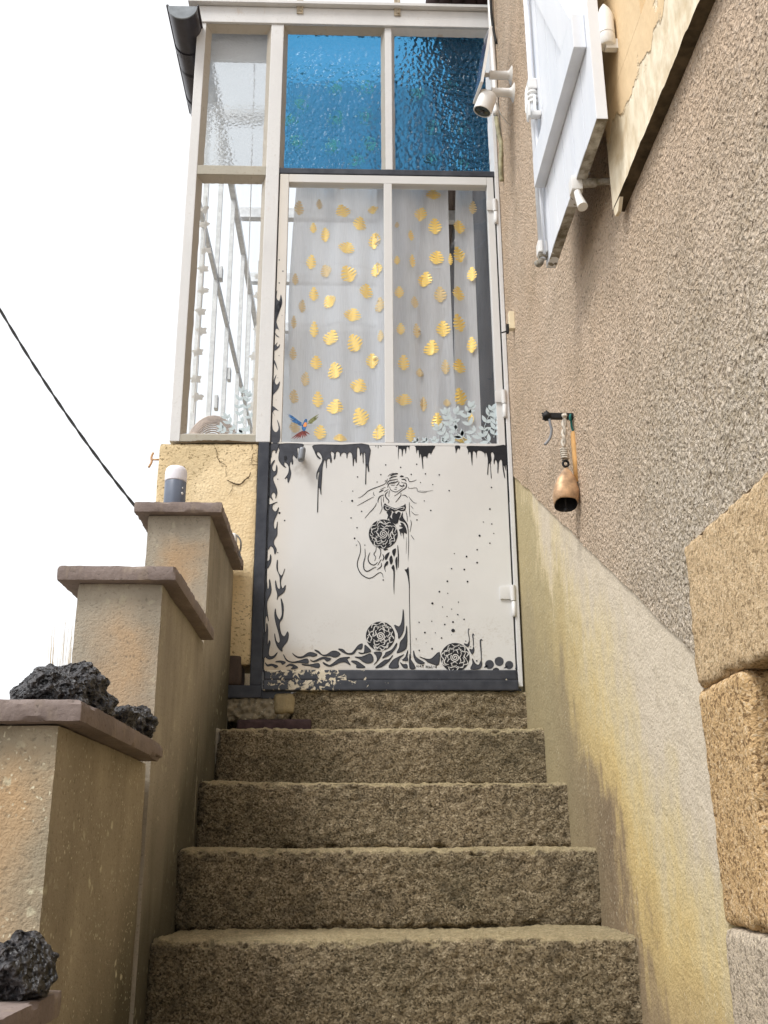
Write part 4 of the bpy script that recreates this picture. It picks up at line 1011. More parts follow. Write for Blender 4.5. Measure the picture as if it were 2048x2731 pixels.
ST = [([(620,245),(660,210),(715,185)],8),([(665,235),(720,205),(785,198)],26),([(645,285),(690,255),(770,238)],18),([(575,325),(600,300)],9),
 ([(150,585),(200,565),(270,510),(300,480),(380,440),(460,410),(560,370),(600,330),(625,275)],11),([(605,370),(640,315),(700,300),(780,285)],15),([(620,420),(640,360),(700,340),(760,330),(790,310)],17),
 ([(815,245),(845,240),(875,245)],26),([(895,265),(940,265),(955,300),(970,325),(1020,320),(1080,297)],11),([(840,290),(890,290),(915,320)],17),([(835,330),(870,345),(910,350),(920,390),(900,430),(840,470),(780,520),(725,555)],13),
 ([(805,325),(790,360),(755,395)],12),([(665,375),(700,385),(740,380)],8),([(680,360),(740,357)],6),([(810,375),(830,395),(880,390),(870,370)],18),([(740,418),(770,420)],8),([(720,445),(770,448)],7),
 ([(650,400),(660,440),(690,470),(740,488),(780,480),(860,420)],10),([(480,495),(555,455)],16),([(560,490),(635,445)],9),([(500,455),(590,410)],8),([(655,460),(640,520),(640,570)],8),
 ([(630,480),(590,520),(590,570),(640,630),(625,670)],15),([(830,500),(830,545),(790,600),(745,655)],11),([(850,540),(900,545),(940,580)],11),([(955,560),(990,610),(1040,660),(1085,668)],9),
 ([(565,535),(500,560),(470,610),(465,660)],15),([(515,570),(520,680),(530,760),(490,845)],9),([(550,560),(555,660)],8),([(440,660),(430,700),(380,770),(330,820),(255,910)],11),([(135,710),(280,630),(400,565)],9),
 ([(395,490),(400,540),(420,545)],8),([(950,405),(965,435),(1080,425),(1100,480),(1210,500),(1250,487)],7),([(1110,470),(1230,480),(1350,465)],5),([(965,650),(968,800),(975,890)],10),([(910,795),(930,880),(933,960)],9),
 ([(985,935),(998,1000),(975,1130)],9),([(985,705),(1030,760)],7),([(995,795),(1050,850),(1115,853)],7),([(990,1175),(1045,1255)],9),
 ([(140,1265),(180,1330),(185,1450),(140,1600),(145,1700),(200,1800),(300,1862),(380,1850),(480,1780),(530,1790),(548,1850)],13),([(258,1395),(262,1520),(238,1620),(245,1720),(300,1755),(400,1700),(440,1690)],15),
 ([(340,1455),(308,1540),(330,1620),(400,1655),(460,1610)],15),([(780,1340),(790,1500),(790,1700)],16),([(540,1480),(560,1540),(535,1590)],15),([(440,1360),(430,1430),(400,1480),(430,1530),(410,1590)],11),
 ([(500,1400),(510,1470),(480,1560)],11),([(470,1300),(480,1380),(520,1420)],11),([(520,1620),(515,1680),(450,1730)],13),([(460,1660),(520,1560)],10),([(360,1280),(400,1340),(450,1360)],11),([(920,1210),(918,1330),(915,1480)],5)]
bm = B()
for pts in FIG: pol(bm, cA, pts)
for pts, w_ in ST: stroke(bm, cA, pts, w_*1.15)
stroke(bm, cK, [(948,955),(950,1100),(953,1250),(956,1350),(957,1462)], 4.2, 4, PY, False)
fo = obj('painted_figure', bm, INK, panel); fo['label'] = 'long haired woman in a dark corset, painted in black lines'
bm = B()
for pts, w_ in (([(600,720),(590,750),(620,775),(655,750)],10), ([(690,745),(740,775),(800,745),(880,735),(870,765),(830,770)],10), ([(560,700),(640,730),(720,765)],8)): stroke(bm, cA, pts, w_, 4, PY-.0004)
obj('figure_highlights', bm, DOORW, panel)
# signature in brush capitals
bm = B(); sg = lambda pts: stroke(bm, cE, pts, 9, 1, PY, False)
for L in ([(160,668),(162,645),(182,668),(185,645)], [(203,668),(212,643),(222,668)], [(207,659),(219,659)], [(232,645),(262,643)], [(248,644),(247,672)], [(292,645),(291,682)], [(318,648),(317,684)], [(292,665),(317,667)],
          [(334,684),(343,650),(356,684)], [(338,672),(352,672)], [(370,648),(369,680),(384,680)], [(400,652),(400,676)], [(440,652),(424,650),(424,678),(442,680)], [(424,664),(438,664)]): sg(L)
obj('signature', bm, INK, panel)['label'] = 'small signature in black capitals above the kick rail'

# ------------------------------------------------------------------ stickers on the glass
YS = DF+.0145
def leaf_poly(bm, c, d, ln, wd, y):
    d = Vector((d[0], 0, d[1])).normalized(); n = Vector((-d.z, 0, d.x)); L = []; R_ = []
    for i in range(1, 7):
        t = i/7; w_ = wd*math.sin(math.pi*t**.85)*.5
        L.append(c+d*ln*t+n*w_); R_.append(c+d*ln*t-n*w_)
    P = [c]+L+[c+d*ln]+R_[::-1]
    bm.faces.new([bm.verts.new(Vector((p.x, y, p.z))) for p in P])
def leaf_sticker(name, stems, parent, y, seed, ln=.030):
    rnd = random.Random(seed); bm = B()
    for st in stems:
        P = cr([Vector((x, y, z)) for x, z in st], 6)
        ribbon(bm, P, lambda t: .002)
        for i in range(2, len(P), 3):
            t = (P[min(i+1, len(P)-1)]-P[i-1]).normalized()
            for s in (-1, 1):
                a = s*rnd.uniform(.5, 1.0); dx = t.x*math.cos(a)-t.z*math.sin(a); dz = t.x*math.sin(a)+t.z*math.cos(a)
                leaf_poly(bm, P[i], (dx, dz), ln*rnd.uniform(.85, 1.25), ln*.48, y-.0004*(s+2))
        t = (P[-1]-P[-2]); leaf_poly(bm, P[-1], (t.x, t.z), ln, ln*.48, y-.0016)
    return obj(name, bm, STICK, parent)
leaf_sticker('leaf_sticker', [[(.53, 1.463), (.50, 1.50), (.515, 1.56), (.538, 1.605)], [(.50, 1.475), (.46, 1.52), (.44, 1.58), (.455, 1.615)], [(.47, 1.465), (.41, 1.50), (.37, 1.545), (.36, 1.585)],
                              [(.54, 1.49), (.545, 1.53), (.548, 1.57)], [(.40, 1.465), (.36, 1.49), (.33, 1.525)], [(.43, 1.47), (.39, 1.53), (.40, 1.59)]], prr, YS, 5, .031)
leaf_sticker('leaf_sticker', [[(.32, 1.462), (.315, 1.475)], [(.29, 1.462), (.28, 1.472)], [(.25, 1.462), (.245, 1.47)], [(.345, 1.462), (.35, 1.47)]], prr, YS, 6, .02)
leaf_sticker('leaf_sticker', [[(-.38, 1.50), (-.42, 1.56), (-.43, 1.62), (-.42, 1.68)], [(-.40, 1.50), (-.45, 1.53), (-.475, 1.57)], [(-.378, 1.55), (-.40, 1.62), (-.395, 1.66)], [(-.39, 1.50), (-.46, 1.51), (-.49, 1.525)]], gl_low, D+.0395, 9, .026)
# bird sticker
BIRDB = mat_plain('bird_blue', (.04, .14, .34), .5, .3, 0, .6, 160); BIRDR = mat_plain('bird_red', (.20, .045, .04), .5, .3, 0, .7, 160)
BIRDO = mat_plain('bird_orange', (.75, .30, .10), .5, .3); BIRDG = mat_plain('bird_green', (.20, .21, .09), .5, .3, 0, .6, 140)
def feathers(bm, root, tips, wd, y):
    for i, (u, v) in enumerate(tips):
        a = at(*cL(*root[i % len(root)]), y=y); b = at(*cL(u, v), y=y); d = b-a
        leaf_poly(bm, a, (d.x, d.z), d.length, wd, y-.0002*i)
bird = None
bm = B(); pol(bm, cL, [(500,1410),(523,1405),(528,1440),(520,1500),(500,1545),(475,1540),(462,1500),(480,1450)], 3, YS-.003)
bird = obj('bird_sticker', bm, BIRDB, door); bird['label'] = 'flying bird sticker with blue wings and red tail'
bm = B(); feathers(bm, [(465,1470), (470,1455), (475,1480)], [(290,1345), (300,1372), (315,1400), (340,1430), (375,1450), (410,1468), (305,1340)], .007, YS); obj('wing', bm, BIRDB, bird)
bm = B(); feathers(bm, [(535,1440), (540,1455), (530,1465)], [(670,1345), (665,1375), (650,1400), (620,1425), (600,1450), (640,1375)], .007, YS); obj('wing', bm, BIRDG, bird)
bm = B(); feathers(bm, [(480,1540), (490,1545), (500,1540)], [(335,1640), (365,1645), (400,1645), (435,1642), (468,1640), (500,1630), (530,1615), (562,1590)], .006, YS); obj('tail', bm, BIRDR, bird)
bm = B(); pol(bm, cL, [(495,1450),(520,1445),(522,1480),(505,1500),(480,1490)], 3, YS-.0035); obj('breast', bm, BIRDO, bird)

# ------------------------------------------------------------------ curtain behind the glass, printed with gold leaves
YC = 3.612
def cy(x, z):
    a = .010*math.sin(x*31+.6*math.sin(z*2))+.006*math.sin(x*67+z*1.1)+.004*noise.noise(Vector((x*9, 0, z*3)))
    if x > .15: a = a*1.2
    return YC+a
cur = thing('sheer_curtain', (.1, YC, 1.40), 'sheer white curtain printed with gold monstera leaves, hanging behind the door glass', 'curtain')
def edge_l(z): return -.246+.010*math.sin(z*5.2)+.012*noise.noise(Vector((z*3, 1, 4)))
bm = B(); sheet(bm, lambda s, t: (lambda z: (lambda x: Vector((x, cy(x, z), z)))(edge_l(z)+(.408+.010*math.sin(z*2)-edge_l(z))*s))(1.40+1.28*t), 150, 60)
obj('curtain_panel', bm, SHEER, cur, smooth=True)
bm = B(); sheet(bm, lambda s, t: (lambda z: (lambda x: Vector((x, cy(x, z)+.012, z)))(.402+.035*(t)**2+(.505-.402-.035*t**2)*s))(1.40+1.28*t), 40, 50)
obj('curtain_panel', bm, SHEER, cur, smooth=True)
bm = B(); sheet(bm, lambda s, t: (lambda z: (lambda x: Vector((x, cy(x, z)-.010, z)))(.10+(.06+.115*max(0, (t-.28)/.72))*s))(1.40+1.28*t), 30, 50)
obj('curtain_fold', bm, SHEER, cur, smooth=True)
bm = B(); tube(bm, [(-.27, YC+.004, 2.685), (.57, YC+.004, 2.685)], .006, 8); obj('curtain_rod', bm, INBAR, cur, smooth=True)
# crease lines across the cloth where it was folded
bm = B()
for zc in (2.28, 2.0, 1.80, 1.58):
    P = [Vector((x, cy(x, zc)-.0025, zc+.012*math.sin(x*5+zc*7)+.004*noise.noise(Vector((x*18, zc, 1))))) for x in [-.22+i*.012 for i in range(50)]]
    ribbon(bm, P, lambda t: .0035)
obj('crease', bm, SHEER, cur)
LEAVES = [(190,135,60,60,20,1),(475,140,95,75,-10,0),(195,300,60,100,5,1),(330,260,40,70,0,1),(490,320,95,85,-20,0),(690,290,65,55,0,0),(600,400,85,95,15,0),(290,425,45,70,0,0),(370,460,55,100,-10,0),(700,505,75,110,0,0),(512,562,105,80,20,0),(275,655,65,100,10,0),(375,705,70,90,-20,1),(528,738,105,115,-30,0),(715,705,70,90,-10,0),(170,780,40,80,0,1),(645,845,85,100,10,0),(293,868,60,95,0,0),(400,915,80,90,-30,0),(735,950,60,100,0,1),(552,1010,110,90,10,0),(215,950,45,90,10,1),(295,1105,55,110,0,0),(405,1160,100,100,20,0),(160,1070,35,90,0,1),(570,1198,100,125,-30,0),(740,1160,40,80,0,1),(685,1310,80,105,0,0),(308,1325,75,95,0,0),(437,1390,95,115,-20,0),(155,1280,45,90,0,1),(235,1435,55,100,15,1),(592,1482,108,95,20,0),(160,1565,60,95,10,1),(320,1575,70,110,0,0),(435,1632,108,100,10,0),(610,1690,108,125,-25,0),(165,1765,70,80,0,1),(335,1795,80,100,10,0),(730,1800,80,100,0,0),(470,1840,85,50,0,0),
 (1095,205,95,65,0,0),(1010,325,80,90,10,0),(1105,420,85,110,0,0),(850,420,30,40,0,1),(945,480,40,70,0,0),(1270,410,75,90,0,0),(1360,290,50,90,10,1),(1270,598,80,105,-25,0),(1115,630,95,95,15,0),(955,648,40,90,0,0),(1208,650,30,80,0,0),(1040,765,90,100,10,0),(1355,730,60,95,0,0),(850,655,40,60,0,0),(865,870,60,80,0,0),(970,920,50,80,0,1),(1140,880,80,110,0,1),(1265,865,80,95,0,0),(1270,1065,85,120,-25,0),(875,1115,55,80,0,0),(985,1110,50,100,-10,1),(1160,1110,90,110,0,0),(1355,1200,60,110,0,0),(1080,1235,95,105,10,0),(895,1340,75,105,0,0),(1270,1355,85,95,0,0),(1005,1390,50,60,0,1),(1175,1365,55,100,0,1),(1280,1560,85,120,-25,0),(895,1585,105,80,10,0),(1030,1600,45,100,0,1),(1185,1600,50,50,0,1),(1120,1730,75,110,0,0),(942,1820,60,100,0,0),(1285,1840,90,50,0,0),(1350,1690,40,80,0,0)]
def monstera():
    """two half blades as lobes round a midrib; unit size, tip at +1"""
    out_ = []
    prof = [(-.80, .28), (-.55, .72), (-.25, .92), (.08, .88), (.40, .68), (.70, .40), (1.0, .03)]
    for s in (-1, 1):
        for i in range(len(prof)-1):
            (z0, w0), (z1, w1) = prof[i], prof[i+1]
            g = .065
            out_.append([(0, z0*.8-.05), (s*w0*.42, z0*.95+g*.35), (s*w0*.97, z0+g+.09), (s*(w0+w1)*.54, (z0+z1)/2+.12), (s*w1*.95, z1-g+.07), (s*w1*.40, z1*.95-g*.35), (0, z1*.8-.05)])
    return out_
MON = monstera()
for u, v, w_, h_, ang, dk in LEAVES:
    c = at(*c4(u, v), y=YC-.006); e = at(*c4(u+w_/2, v), y=YC-.006); f_ = at(*c4(u, v-h_/2), y=YC-.006)
    sx = (e-c).length*1.15; sz = (f_-c).length*1.12; a = math.radians(-ang); bm = B()
    for lobe in MON:
        vs_ = []
        for (px, pz) in lobe:
            X = px*math.cos(a)-pz*math.sin(a); Z = px*math.sin(a)+pz*math.cos(a)
            x = c.x+X*sx; z = c.z+Z*sz
            vs_.append(bm.verts.new((x, cy(x, z)-.004-(.010 if .10 < x < .275 else 0), z)))
        try: bm.faces.new(vs_)
        except ValueError: pass
    obj('printed_leaf', bm, GOLD_SHADED if dk else GOLD, cur)

tl_ = MT('gold_foil_backlit'); tb = tl_.n.new('ShaderNodeBsdfTransparent'); tb.inputs[0].default_value = (1, 1, .55, 1); ad = tl_.n.new('ShaderNodeMixShader'); ad.inputs[0].default_value = .75
tl_.fin((.9, .75, .3), .5); tl_.t.links.new(tl_.b.outputs[0], ad.inputs[1]); tl_.t.links.new(tb.outputs[0], ad.inputs[2]); tl_.t.links.new(ad.outputs[0], tl_.out.inputs[0]); LEAFT = tl_.m
# the same cloth goes on behind the blue panes
bm = B(); sheet(bm, lambda s_, t: (lambda z: (lambda x: Vector((x, cy(x, z)+.03, z)))(-.285+(.40+.285-.05*t)*s_))(2.70+.50*t), 120, 80)
HOLES = [(895,246),(971,240),(802,286),(897,329),(779,333),(793,392),(887,398),(983,389),(947,436),(972,318),(1146,352),(1228,350),(1192,239),(1144,434),(1225,439),(1108,260)]
hc = [at(u, v, y=YC+.03) for u, v in HOLES]
bmesh.ops.delete(bm, geom=[f for f in bm.faces if any(((f.calc_center_median()-h_c).xz).length < .024 for h_c in hc)], context='FACES')      # the foil replaces the cloth there
obj('curtain_panel', bm, mat_sheer('sheer_voile_top', .34, .8), cur, smooth=True)
for u, v in HOLES:
    c = at(u, v, y=YC+.02); bm = B(); a = random.uniform(-.5, .5)
    for lobe in MON:
        vs_ = []
        for (px, pz) in lobe:
            X = px*math.cos(a)-pz*math.sin(a); Z = px*math.sin(a)+pz*math.cos(a); x = c.x+X*.030; z = c.z+Z*.034
            vs_.append(bm.verts.new((x, cy(x, z)+.024, z)))
        try: bm.faces.new(vs_)
        except ValueError: pass
    obj('printed_leaf', bm, LEAFT, cur)

# ------------------------------------------------------------------ things inside, seen through the lower left pane
bm = B()
cx, cyy, cz = -.545, 3.70, 1.455
rings = []
for i in range(40):
    t = i/39; a = math.pi*t
    for q in range(1):
        pass
for r_ in range(22):
    rr = .105*(r_+1)/22
    pts = [(cx+rr*math.cos(math.pi*k/18)*1.0, cyy+.02*math.sin(r_*.3), cz+.02+rr*1.55*math.sin(math.pi*k/18)) for k in range(19)]
    tube(bm, pts, .0032 if r_ < 21 else .006, 6)
tag(obj('wicker_chair', bm, WICK, base=(cx, cyy, 1.45), smooth=True), 'rounded pale wicker chair back behind the lower left pane', 'chair')
def garland(x, y, z0, z1, n, label, seed):
    rnd = random.Random(seed); g = thing('flower_garland', (x, y, z0), label, 'garland', 'white flower garlands inside the porch')
    bm = B(); tube(bm, [(x, y, z0), (x+.004, y, (z0+z1)/2), (x, y, z1)], .002, 5); obj('cord', bm, FLOWER, g)
    for i in range(n):
        z = z0+(z1-z0)*(i+.5)/n; c = Vector((x+rnd.uniform(-.006, .014), y, z+rnd.uniform(-.02, .02))); bm = B()
        for k in range(5):
            a = 2*math.pi*k/5+rnd.random(); tl = rnd.uniform(-.4, .4)
            leaf_poly(bm, c, (math.cos(a), math.sin(a)), .026, .018, c.y+.006*math.sin(a+tl)); 
        for v in bm.verts: v.co.y += ((v.co-c).length*6)**2*.06
        obj('flower', bm, FLOWER, g)
garland(-.612, 3.62, 1.62, 2.60, 10, 'white flower garland hanging behind the corner post', 2)
garland(-.392, 3.70, 1.62, 2.35, 6, 'white flower garland hanging behind the door post', 3)

# ------------------------------------------------------------------ shutter, folded back against the wall
sh = thing('window_shutter', (.53, 1.756, 1.46), 'pale blue-white wooden shutter folded open against the roughcast wall', 'shutter')
yb = [1.754, 1.855, 1.960, 2.065, 2.165, 2.258, 2.335]
for i in range(6):
    bm = B(); box(bm, .5155, .5405, yb[i]+.002, yb[i+1]-.002, 1.474+.0025*math.sin(i*2.1), 2.72, .0018); obj('board', bm, [SHUT], sh)
bm = B()       # grimy lower end grain
sheet(bm, lambda s, t: Vector((.5160+.0240*t, 1.755+.579*s, 1.4725+.0015*noise.noise(Vector((s*40, t*3, 0)))-.003*abs(noise.noise(Vector((s*14, 1, 5)))))), 60, 3)
obj('end_grain', bm, EDGE, sh)
bm = B(); box(bm, .4865, .5150, 1.783, 2.285, 1.688, 1.782, .002); obj('batten', bm, SHUT, sh)
bm = B(); box(bm, .4865, .5150, 1.783, 2.285, 2.42, 2.514, .002); obj('batten', bm, SHUT, sh)
bm = B()       # diagonal brace up from the lower batten
a0 = at(1500, 120, x=.4870); a1 = at(1524, 47, x=.4870)
prism(bm, [Vector((.4872, 1.90, 1.784)), Vector((.4872, 1.80, 1.784)), Vector((.4872, 2.18, 2.418)), Vector((.4872, 2.28, 2.418))], (.0276, 0, 0)); obj('brace', bm, SHUT, sh)
# locking rod with guides, handle and foot hook
bm = B(); tube(bm, [(.502, 2.312, 1.485), (.502, 2.312, 2.70)], .0085, 12)
rod = obj('locking_rod', bm, SHUT, sh, smooth=True)
bm = B(); tube(bm, [(.504, 2.294, 1.49), (.504, 2.294, 2.0)], .004, 8); obj('rod_cover', bm, SHUT, rod, smooth=True)
for z in (1.50, 2.03):
    bm = B(); box(bm, .490, .5152, 2.298, 2.330, z, z+.035, .004); obj('rod_guide', bm, WHITE, rod)
bm = B()
for k in range(3): lathe(bm, (.502, 2.312, 1.985+.016*k), (0, 0, 1), [(.010, 0), (.0145, .002), (.0145, .008), (.010, .010)], 16)
tube(bm, cr([(.500, 2.334, 2.08), (.488, 2.318, 2.03), (.482, 2.300, 1.96), (.480, 2.285, 1.93)], 5), [.005]*16, 8)
box(bm, .488, .515, 2.27, 2.29, 1.915, 1.93, .003); box(bm, .476, .483, 2.255, 2.285, 1.90, 1.95, .003)
obj('rod_handle', bm, WHITE, rod, smooth=True, autosm=40)
bm = B(); tube(bm, cr([(.502, 2.312, 1.52), (.500, 2.314, 1.485), (.494, 2.320, 1.474), (.490, 2.328, 1.485)], 4), .008, 10); box(bm, .492, .515, 2.302, 2.322, 1.488, 1.508, .003)
obj('rod_hook', bm, EDGE, rod, smooth=True, autosm=40)
# shutter catch: arm from the wall with a drooping head
ct = thing('shutter_catch', (.575, 1.90, 1.42), 'dirty white shutter catch under the shutter with drooping round head', 'catch')
p0 = at(1538, 491, x=.520); p1 = Vector((.598, p0.y-.02, p0.z-.005)); p2 = at(1554, 552, x=.520)
bm = B(); tube(bm, [p0, p0.lerp(p1, .55)], .011, 12); tube(bm, [p0.lerp(p1, .55), p1], .008, 12); obj('arm', bm, EDGE, ct, smooth=True, autosm=40)
bm = B(); box(bm, p0.x-.016, p0.x+.010, p0.y-.016, p0.y+.016, p0.z-.024, p0.z+.014, .004)
tube(bm, cr([p0+Vector((0, 0, -.02)), p0.lerp(p2, .5)+Vector((-.004, 0, 0)), p2], 4), [.008, .008, .008, .008, .008, .009, .010, .011, .012], 12); obj('head', bm, WHITE, ct, smooth=True, autosm=40)

# ------------------------------------------------------------------ security camera and its solar panel
N1 = crop(1230, 80, 1400, 1504)
def bracket(name, wy, wz, ln, label, cat):
    t = thing(name, (XW, wy, wz), label, cat)
    bm = B(); lathe(bm, (XW+.004, wy, wz), (-1, 0, 0), [(.036, 0), (.036, .004), (.030, .008), (.019, .014), (.0165, .022), (.0165, ln), (.014, ln+.001)], 24); obj('wall_mount', bm, WHITE, t, smooth=True, autosm=50)
    bm = B(); lathe(bm, (XW+.004-ln-.0005, wy, wz), (-1, 0, 0), [(.0085, 0), (.0085, .020)], 14); obj('screw_post', bm, STEEL, t, smooth=True, autosm=50)
    return t
b1 = at(*N1(1180, 1075), x=XW); b2 = at(*N1(1235, 1480), x=XW)
sp = bracket('solar_panel', b1.y, b1.z, .088, 'small white framed solar panel on a wall mount above the camera', 'solar panel')
q1 = at(*N1(585, 170), y=b1.y-.01); q2 = at(*N1(365, 1480), y=b1.y-.06); q0 = (q1+q2)/2
ax = (q1-q2).normalized(); side = -q0.normalized()+Vector((.09, 0, 0)); side = (side-ax*side.dot(ax)).normalized(); nn = ax.cross(side).normalized()
if nn.x > 0: nn = -nn
bm = B(); L_ = (q1-q2).length/2; W_ = .052
cs = [q0+ax*a*L_+side*b*W_ for a, b in ((-1, -1), (1, -1), (1, 1), (-1, 1))]; hexa(bm, cs+[c-nn*.010 for c in cs]); obj('panel_frame', bm, WHITE, sp)
bm = B(); cs = [q0+nn*.0012+ax*a*L_*.92+side*b*W_*.9 for a, b in ((-1, -1), (1, -1), (1, 1), (-1, 1))]; bm.faces.new([bm.verts.new(c) for c in cs]); obj('cells', bm, SOLAR, sp)
jp = Vector((XW+.004-.108, b1.y, b1.z)); bm = B(); tube(bm, cr([jp, jp+Vector((-.012, 0, .004)), q0-nn*.012-ax*.045], 4), .008, 10); obj('joint', bm, WHITE, sp, smooth=True)
sc_ = bracket('security_camera', b2.y, b2.z, .088, 'white bullet security camera with dark face on wall mount above the door', 'camera')
lens_c = at(*N1(495, 1935), y=b2.y-.105); back_c = at(*N1(640, 1560), y=b2.y-.030)
axd = (-.34*back_c.normalized()-.33*RGT-.83*UPV).normalized(); ln = .074; lens_c = back_c+axd*ln
bm = B(); lathe(bm, back_c, axd, [(.0, -.012), (.018, -.011), (.028, -.006), (.0325, .003), (.034, .012), (.035, ln-.004), (.0345, ln), (.0315, ln+.001), (.0310, ln-.003)], 36, 1, .86, (1, 0, 0)); obj('housing', bm, WHITE, sc_, smooth=True, autosm=50)
bm = B(); lathe(bm, back_c, axd, [(.0312, ln-.0035), (.030, ln-.001), (0, ln)], 36, 1, .86, (1, 0, 0)); face = obj('front_glass', bm, DARKP, sc_, smooth=True, autosm=50)
bm = B(); lathe(bm, lens_c+axd*.0004, axd, [(.009, 0), (.007, .0015), (0, .002)], 18); obj('lens', bm, mat_plain('lens_black', (.005, .005, .006), .05, .7), face, smooth=True)
jp = Vector((XW+.004-.108, b2.y, b2.z)); bm = B(); tube(bm, cr([jp, jp+Vector((-.014, -.004, -.006)), back_c+Vector((.006, .004, 0))], 4), .011, 12); obj('joint', bm, WHITE, sc_, smooth=True)
bm = B(); tube(bm, cr([back_c+Vector((.03, .01, -.02)), back_c+Vector((.045, .02, -.06)), back_c+Vector((.07, .05, -.07)), Vector((.597, b2.y+.06, b2.z-.10))], 5), .003, 6); obj('lead', bm, WHITE, sc_, smooth=True)

# door contact on the frame
dc = thing('door_contact', (.597, 3.46, 1.80), 'small cream plastic box with black clip on the right door frame', 'box')
pc = at(1364, 857, x=.594)
bm = B(); box(bm, .583, XW, pc.y-.013, pc.y+.013, pc.z-.036, pc.z+.036, .002); obj('case', bm, CREAMBOX, dc)
bm = B(); box(bm, .573, .5825, pc.y-.008, pc.y+.008, pc.z-.050, pc.z-.014, .003); tube(bm, [(.555, pc.y+.004, pc.z-.046), (.575, pc.y, pc.z-.042)], .003, 8); obj('clip', bm, IRON, dc)

# ------------------------------------------------------------------ bell, beater and hook on the wall
J6 = crop(1420, 1060, 1600, 1171)
hook_wall = at(*J6(700, 330), x=XW); hx = hook_wall
HK = thing('wall_bracket', (XW, hx.y, hx.z), 'black iron bar on the roughcast wall with a tie at its tip', 'bracket')
tip = at(*J6(230, 330), y=hx.y-.004)
bm = B(); box(bm, tip.x+.008, XW+.01, hx.y-.007, hx.y+.007, hx.z-.008, hx.z+.008, .002)
tip = Vector((tip.x, hx.y, hx.z)); obj('bar', bm, IRON, HK)
bm = B(); bmesh.ops.create_icosphere(bm, subdivisions=2, radius=.0135, matrix=Matrix.Translation(tip+Vector((.004, 0, .001))))
for v in bm.verts: v.co += Vector((1, 1, 1))*.004*noise.noise(v.co*160)
for k in range(5):
    a = k*1.3; tube(bm, [tip, tip+Vector((.012*math.cos(a), -.004, .016*math.sin(a)))], .0022, 6)
obj('knot', bm, IRON, HK, smooth=True)
bm = B(); tube(bm, cr([at(*J6(u, v), y=hx.y-.006) for u, v in ((295,380), (310,470), (330,560), (310,690), (260,770), (215,820))], 5), .0036, 8); obj('tie', bm, GREYC, HK, smooth=True)
yB = hx.y-.012
def J(u, v, dy=0): return at(*J6(u, v), y=yB+dy)
bell = thing('hanging_bell', J(570, 1920), 'copper cowbell on a pale twisted rope hanging from the iron bar', 'bell')
bm = B()      # two twisted strands over the bar, then the wound part
for ph in (0, math.pi):
    P = []
    for k in range(40):
        t = k/39; c = J(555-15*t, 300+570*t); a = ph+t*11
        P.append(c+Vector((.0042*math.cos(a), .0042*math.sin(a), 0)))
    tube(bm, P, .0042, 7)
for k in range(2):
    tube(bm, cr([J(545+k*25, 330, .010), J(545+k*25, 300, .0), J(545+k*25, 330, -.010)], 5), .0045, 7)
rope = obj('rope', bm, ROPE, bell, smooth=True)
bm = B(); P = []
for k in range(90):
    t = k/89; c = J(540+30*t, 880+200*t); a = t*2*math.pi*5.5
    P.append(c+Vector((.0085*math.cos(a), .0085*math.sin(a), 0)))
tube(bm, P, .0027, 6); obj('rope_winding', bm, ROPE, rope, smooth=True)
bm = B(); rc = J(575, 1150); tube(bm, [rc+Vector((.0075*math.cos(2*math.pi*k/16), 0, .0085*math.sin(2*math.pi*k/16))) for k in range(17)], .0033, 8); obj('ring', bm, IRON, bell, smooth=True)
# folded sheet bell: pointed top, flattened, flaring to an open mouth
top = J(590, 1215); bot = J(580, 1860); Lb = top.z-bot.z; bm = B()
prof = [(0, .06), (.05, .20), (.15, .40), (.30, .66), (.48, .86), (.66, .97), (.82, .98), (.95, .90), (1.0, .86)]
Wb = .0355; NS = 36; ringsO = []; ringsI = []
for inn in (0, 1):
    for (t, w_) in prof:
        ring = []
        for k in range(NS):
            a = 2*math.pi*k/NS; ca, sa = math.cos(a), math.sin(a)
            e = .80
            rx = Wb*w_*math.copysign(abs(ca)**e, ca); ry = Wb*.72*w_*math.copysign(abs(sa)**e, sa)
            if inn: rx *= .93; ry *= .93
            c = top.lerp(bot, t); z = c.z
            if t > .9: z += .020*abs(math.cos(a))*(t-.9)*10*.0-.0
            # mouth cut: front lip higher than back
            if t > .6: z += (t-.6)/.4*(-sa)*.013
            ring.append(bm.verts.new((c.x+rx, c.y+ry, z+.0015*noise.noise(Vector((rx*90, ry*90, t*9))))))
        (ringsI if inn else ringsO).append(ring)
INV = {v for r in ringsI for v in r}
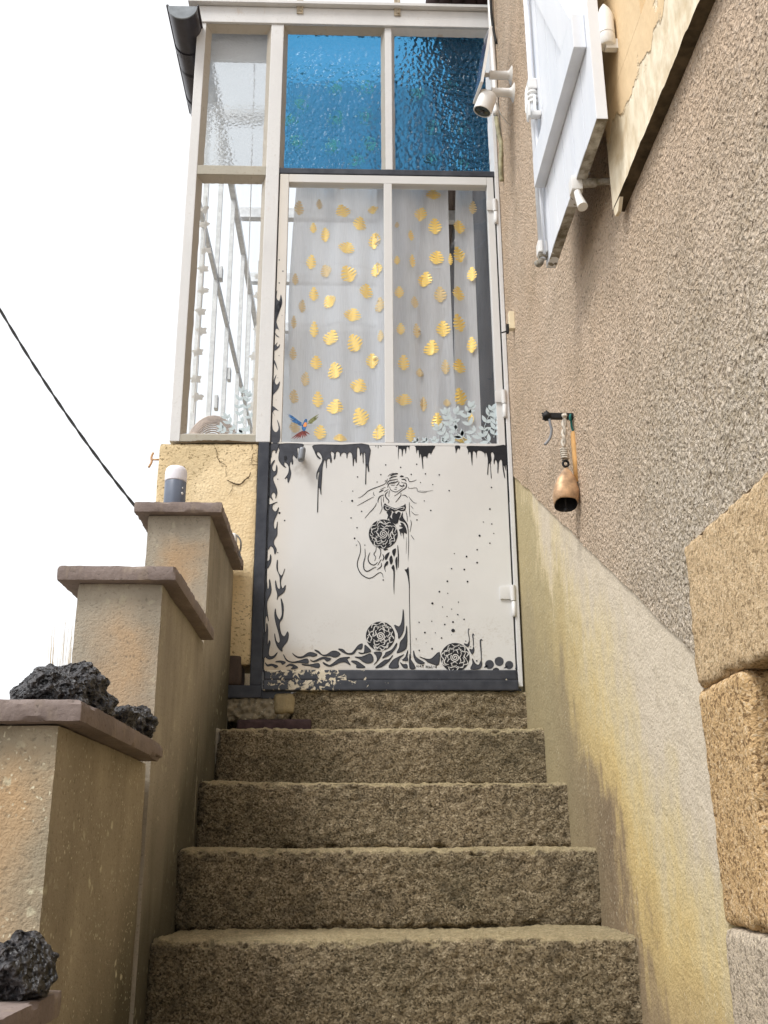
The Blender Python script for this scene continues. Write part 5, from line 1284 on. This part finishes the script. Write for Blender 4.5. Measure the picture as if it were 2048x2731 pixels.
for R_ in (ringsO, ringsI):
    for i in range(len(R_)-1):
        for k in range(NS): bm.faces.new((R_[i][k], R_[i][(k+1) % NS], R_[i+1][(k+1) % NS], R_[i+1][k]))
for k in range(NS): bm.faces.new((ringsO[-1][k], ringsO[-1][(k+1) % NS], ringsI[-1][(k+1) % NS], ringsI[-1][k]))
bm.faces.new(ringsO[0])
for f_ in bm.faces:
    if any(v in INV for v in f_.verts): f_.material_index = 1
obj('bell_body', bm, [COPPER, IRON], bell, smooth=True)
bm = B(); tube(bm, [bot+Vector((0, .004, .05)), bot+Vector((0, .002, -.012))], .0026, 8); bmesh.ops.create_icosphere(bm, subdivisions=2, radius=.006, matrix=Matrix.Translation(bot+Vector((0, .002, -.014)))); obj('clapper', bm, IRON, bell, smooth=True)
bt = thing('bell_beater', J(790, 1580, .02), 'pale wooden beater stick with dark end hanging beside the bell', 'beater')
bm = B(); s0 = J(705, 590, .010); s1 = J(780, 1480, .010)
tube(bm, [s0, s0.lerp(s1, .03), s0.lerp(s1, .08), s0.lerp(s1, .5), s1], [.004, .007, .0082, .0085, .0078], 12); obj('stick', bm, WOOD, bt, smooth=True)
bm = B(); tube(bm, [s1, s1+(s1-s0).normalized()*.022], .0088, 12); obj('tip', bm, IRON, bt, smooth=True)
bm = B(); tube(bm, cr([s0, J(680, 500, .008), J(670, 400, .006), J(655, 320, .004)], 4), .003, 6)
tube(bm, cr([J(655, 400, -.002), J(650, 330, -.004), J(660, 300, .004)], 4), .0032, 6); obj('twine', bm, GREENT, bt, smooth=True)

# ------------------------------------------------------------------ overhead cable at the left
bm = B(); A = at(0, 826, y=4.4); Bq = at(356, 1345, y=4.4); d = Bq-A; P = []
for k in range(70):
    t = -.6+k/69*1.75; p = A+d*t; p.z -= .035*(1-(2*t-1)**2); P.append(p)
for ph in (0, math.pi):
    tube(bm, [p+Vector((.0035*math.cos(i*.9+ph), .0035*math.sin(i*.9+ph), 0)) for i, p in enumerate(P)], .0045, 6)
tag(obj('overhead_cable', bm, CABLE, base=A, smooth=True), 'twisted dark overhead cable crossing the pale sky at left', 'cable')
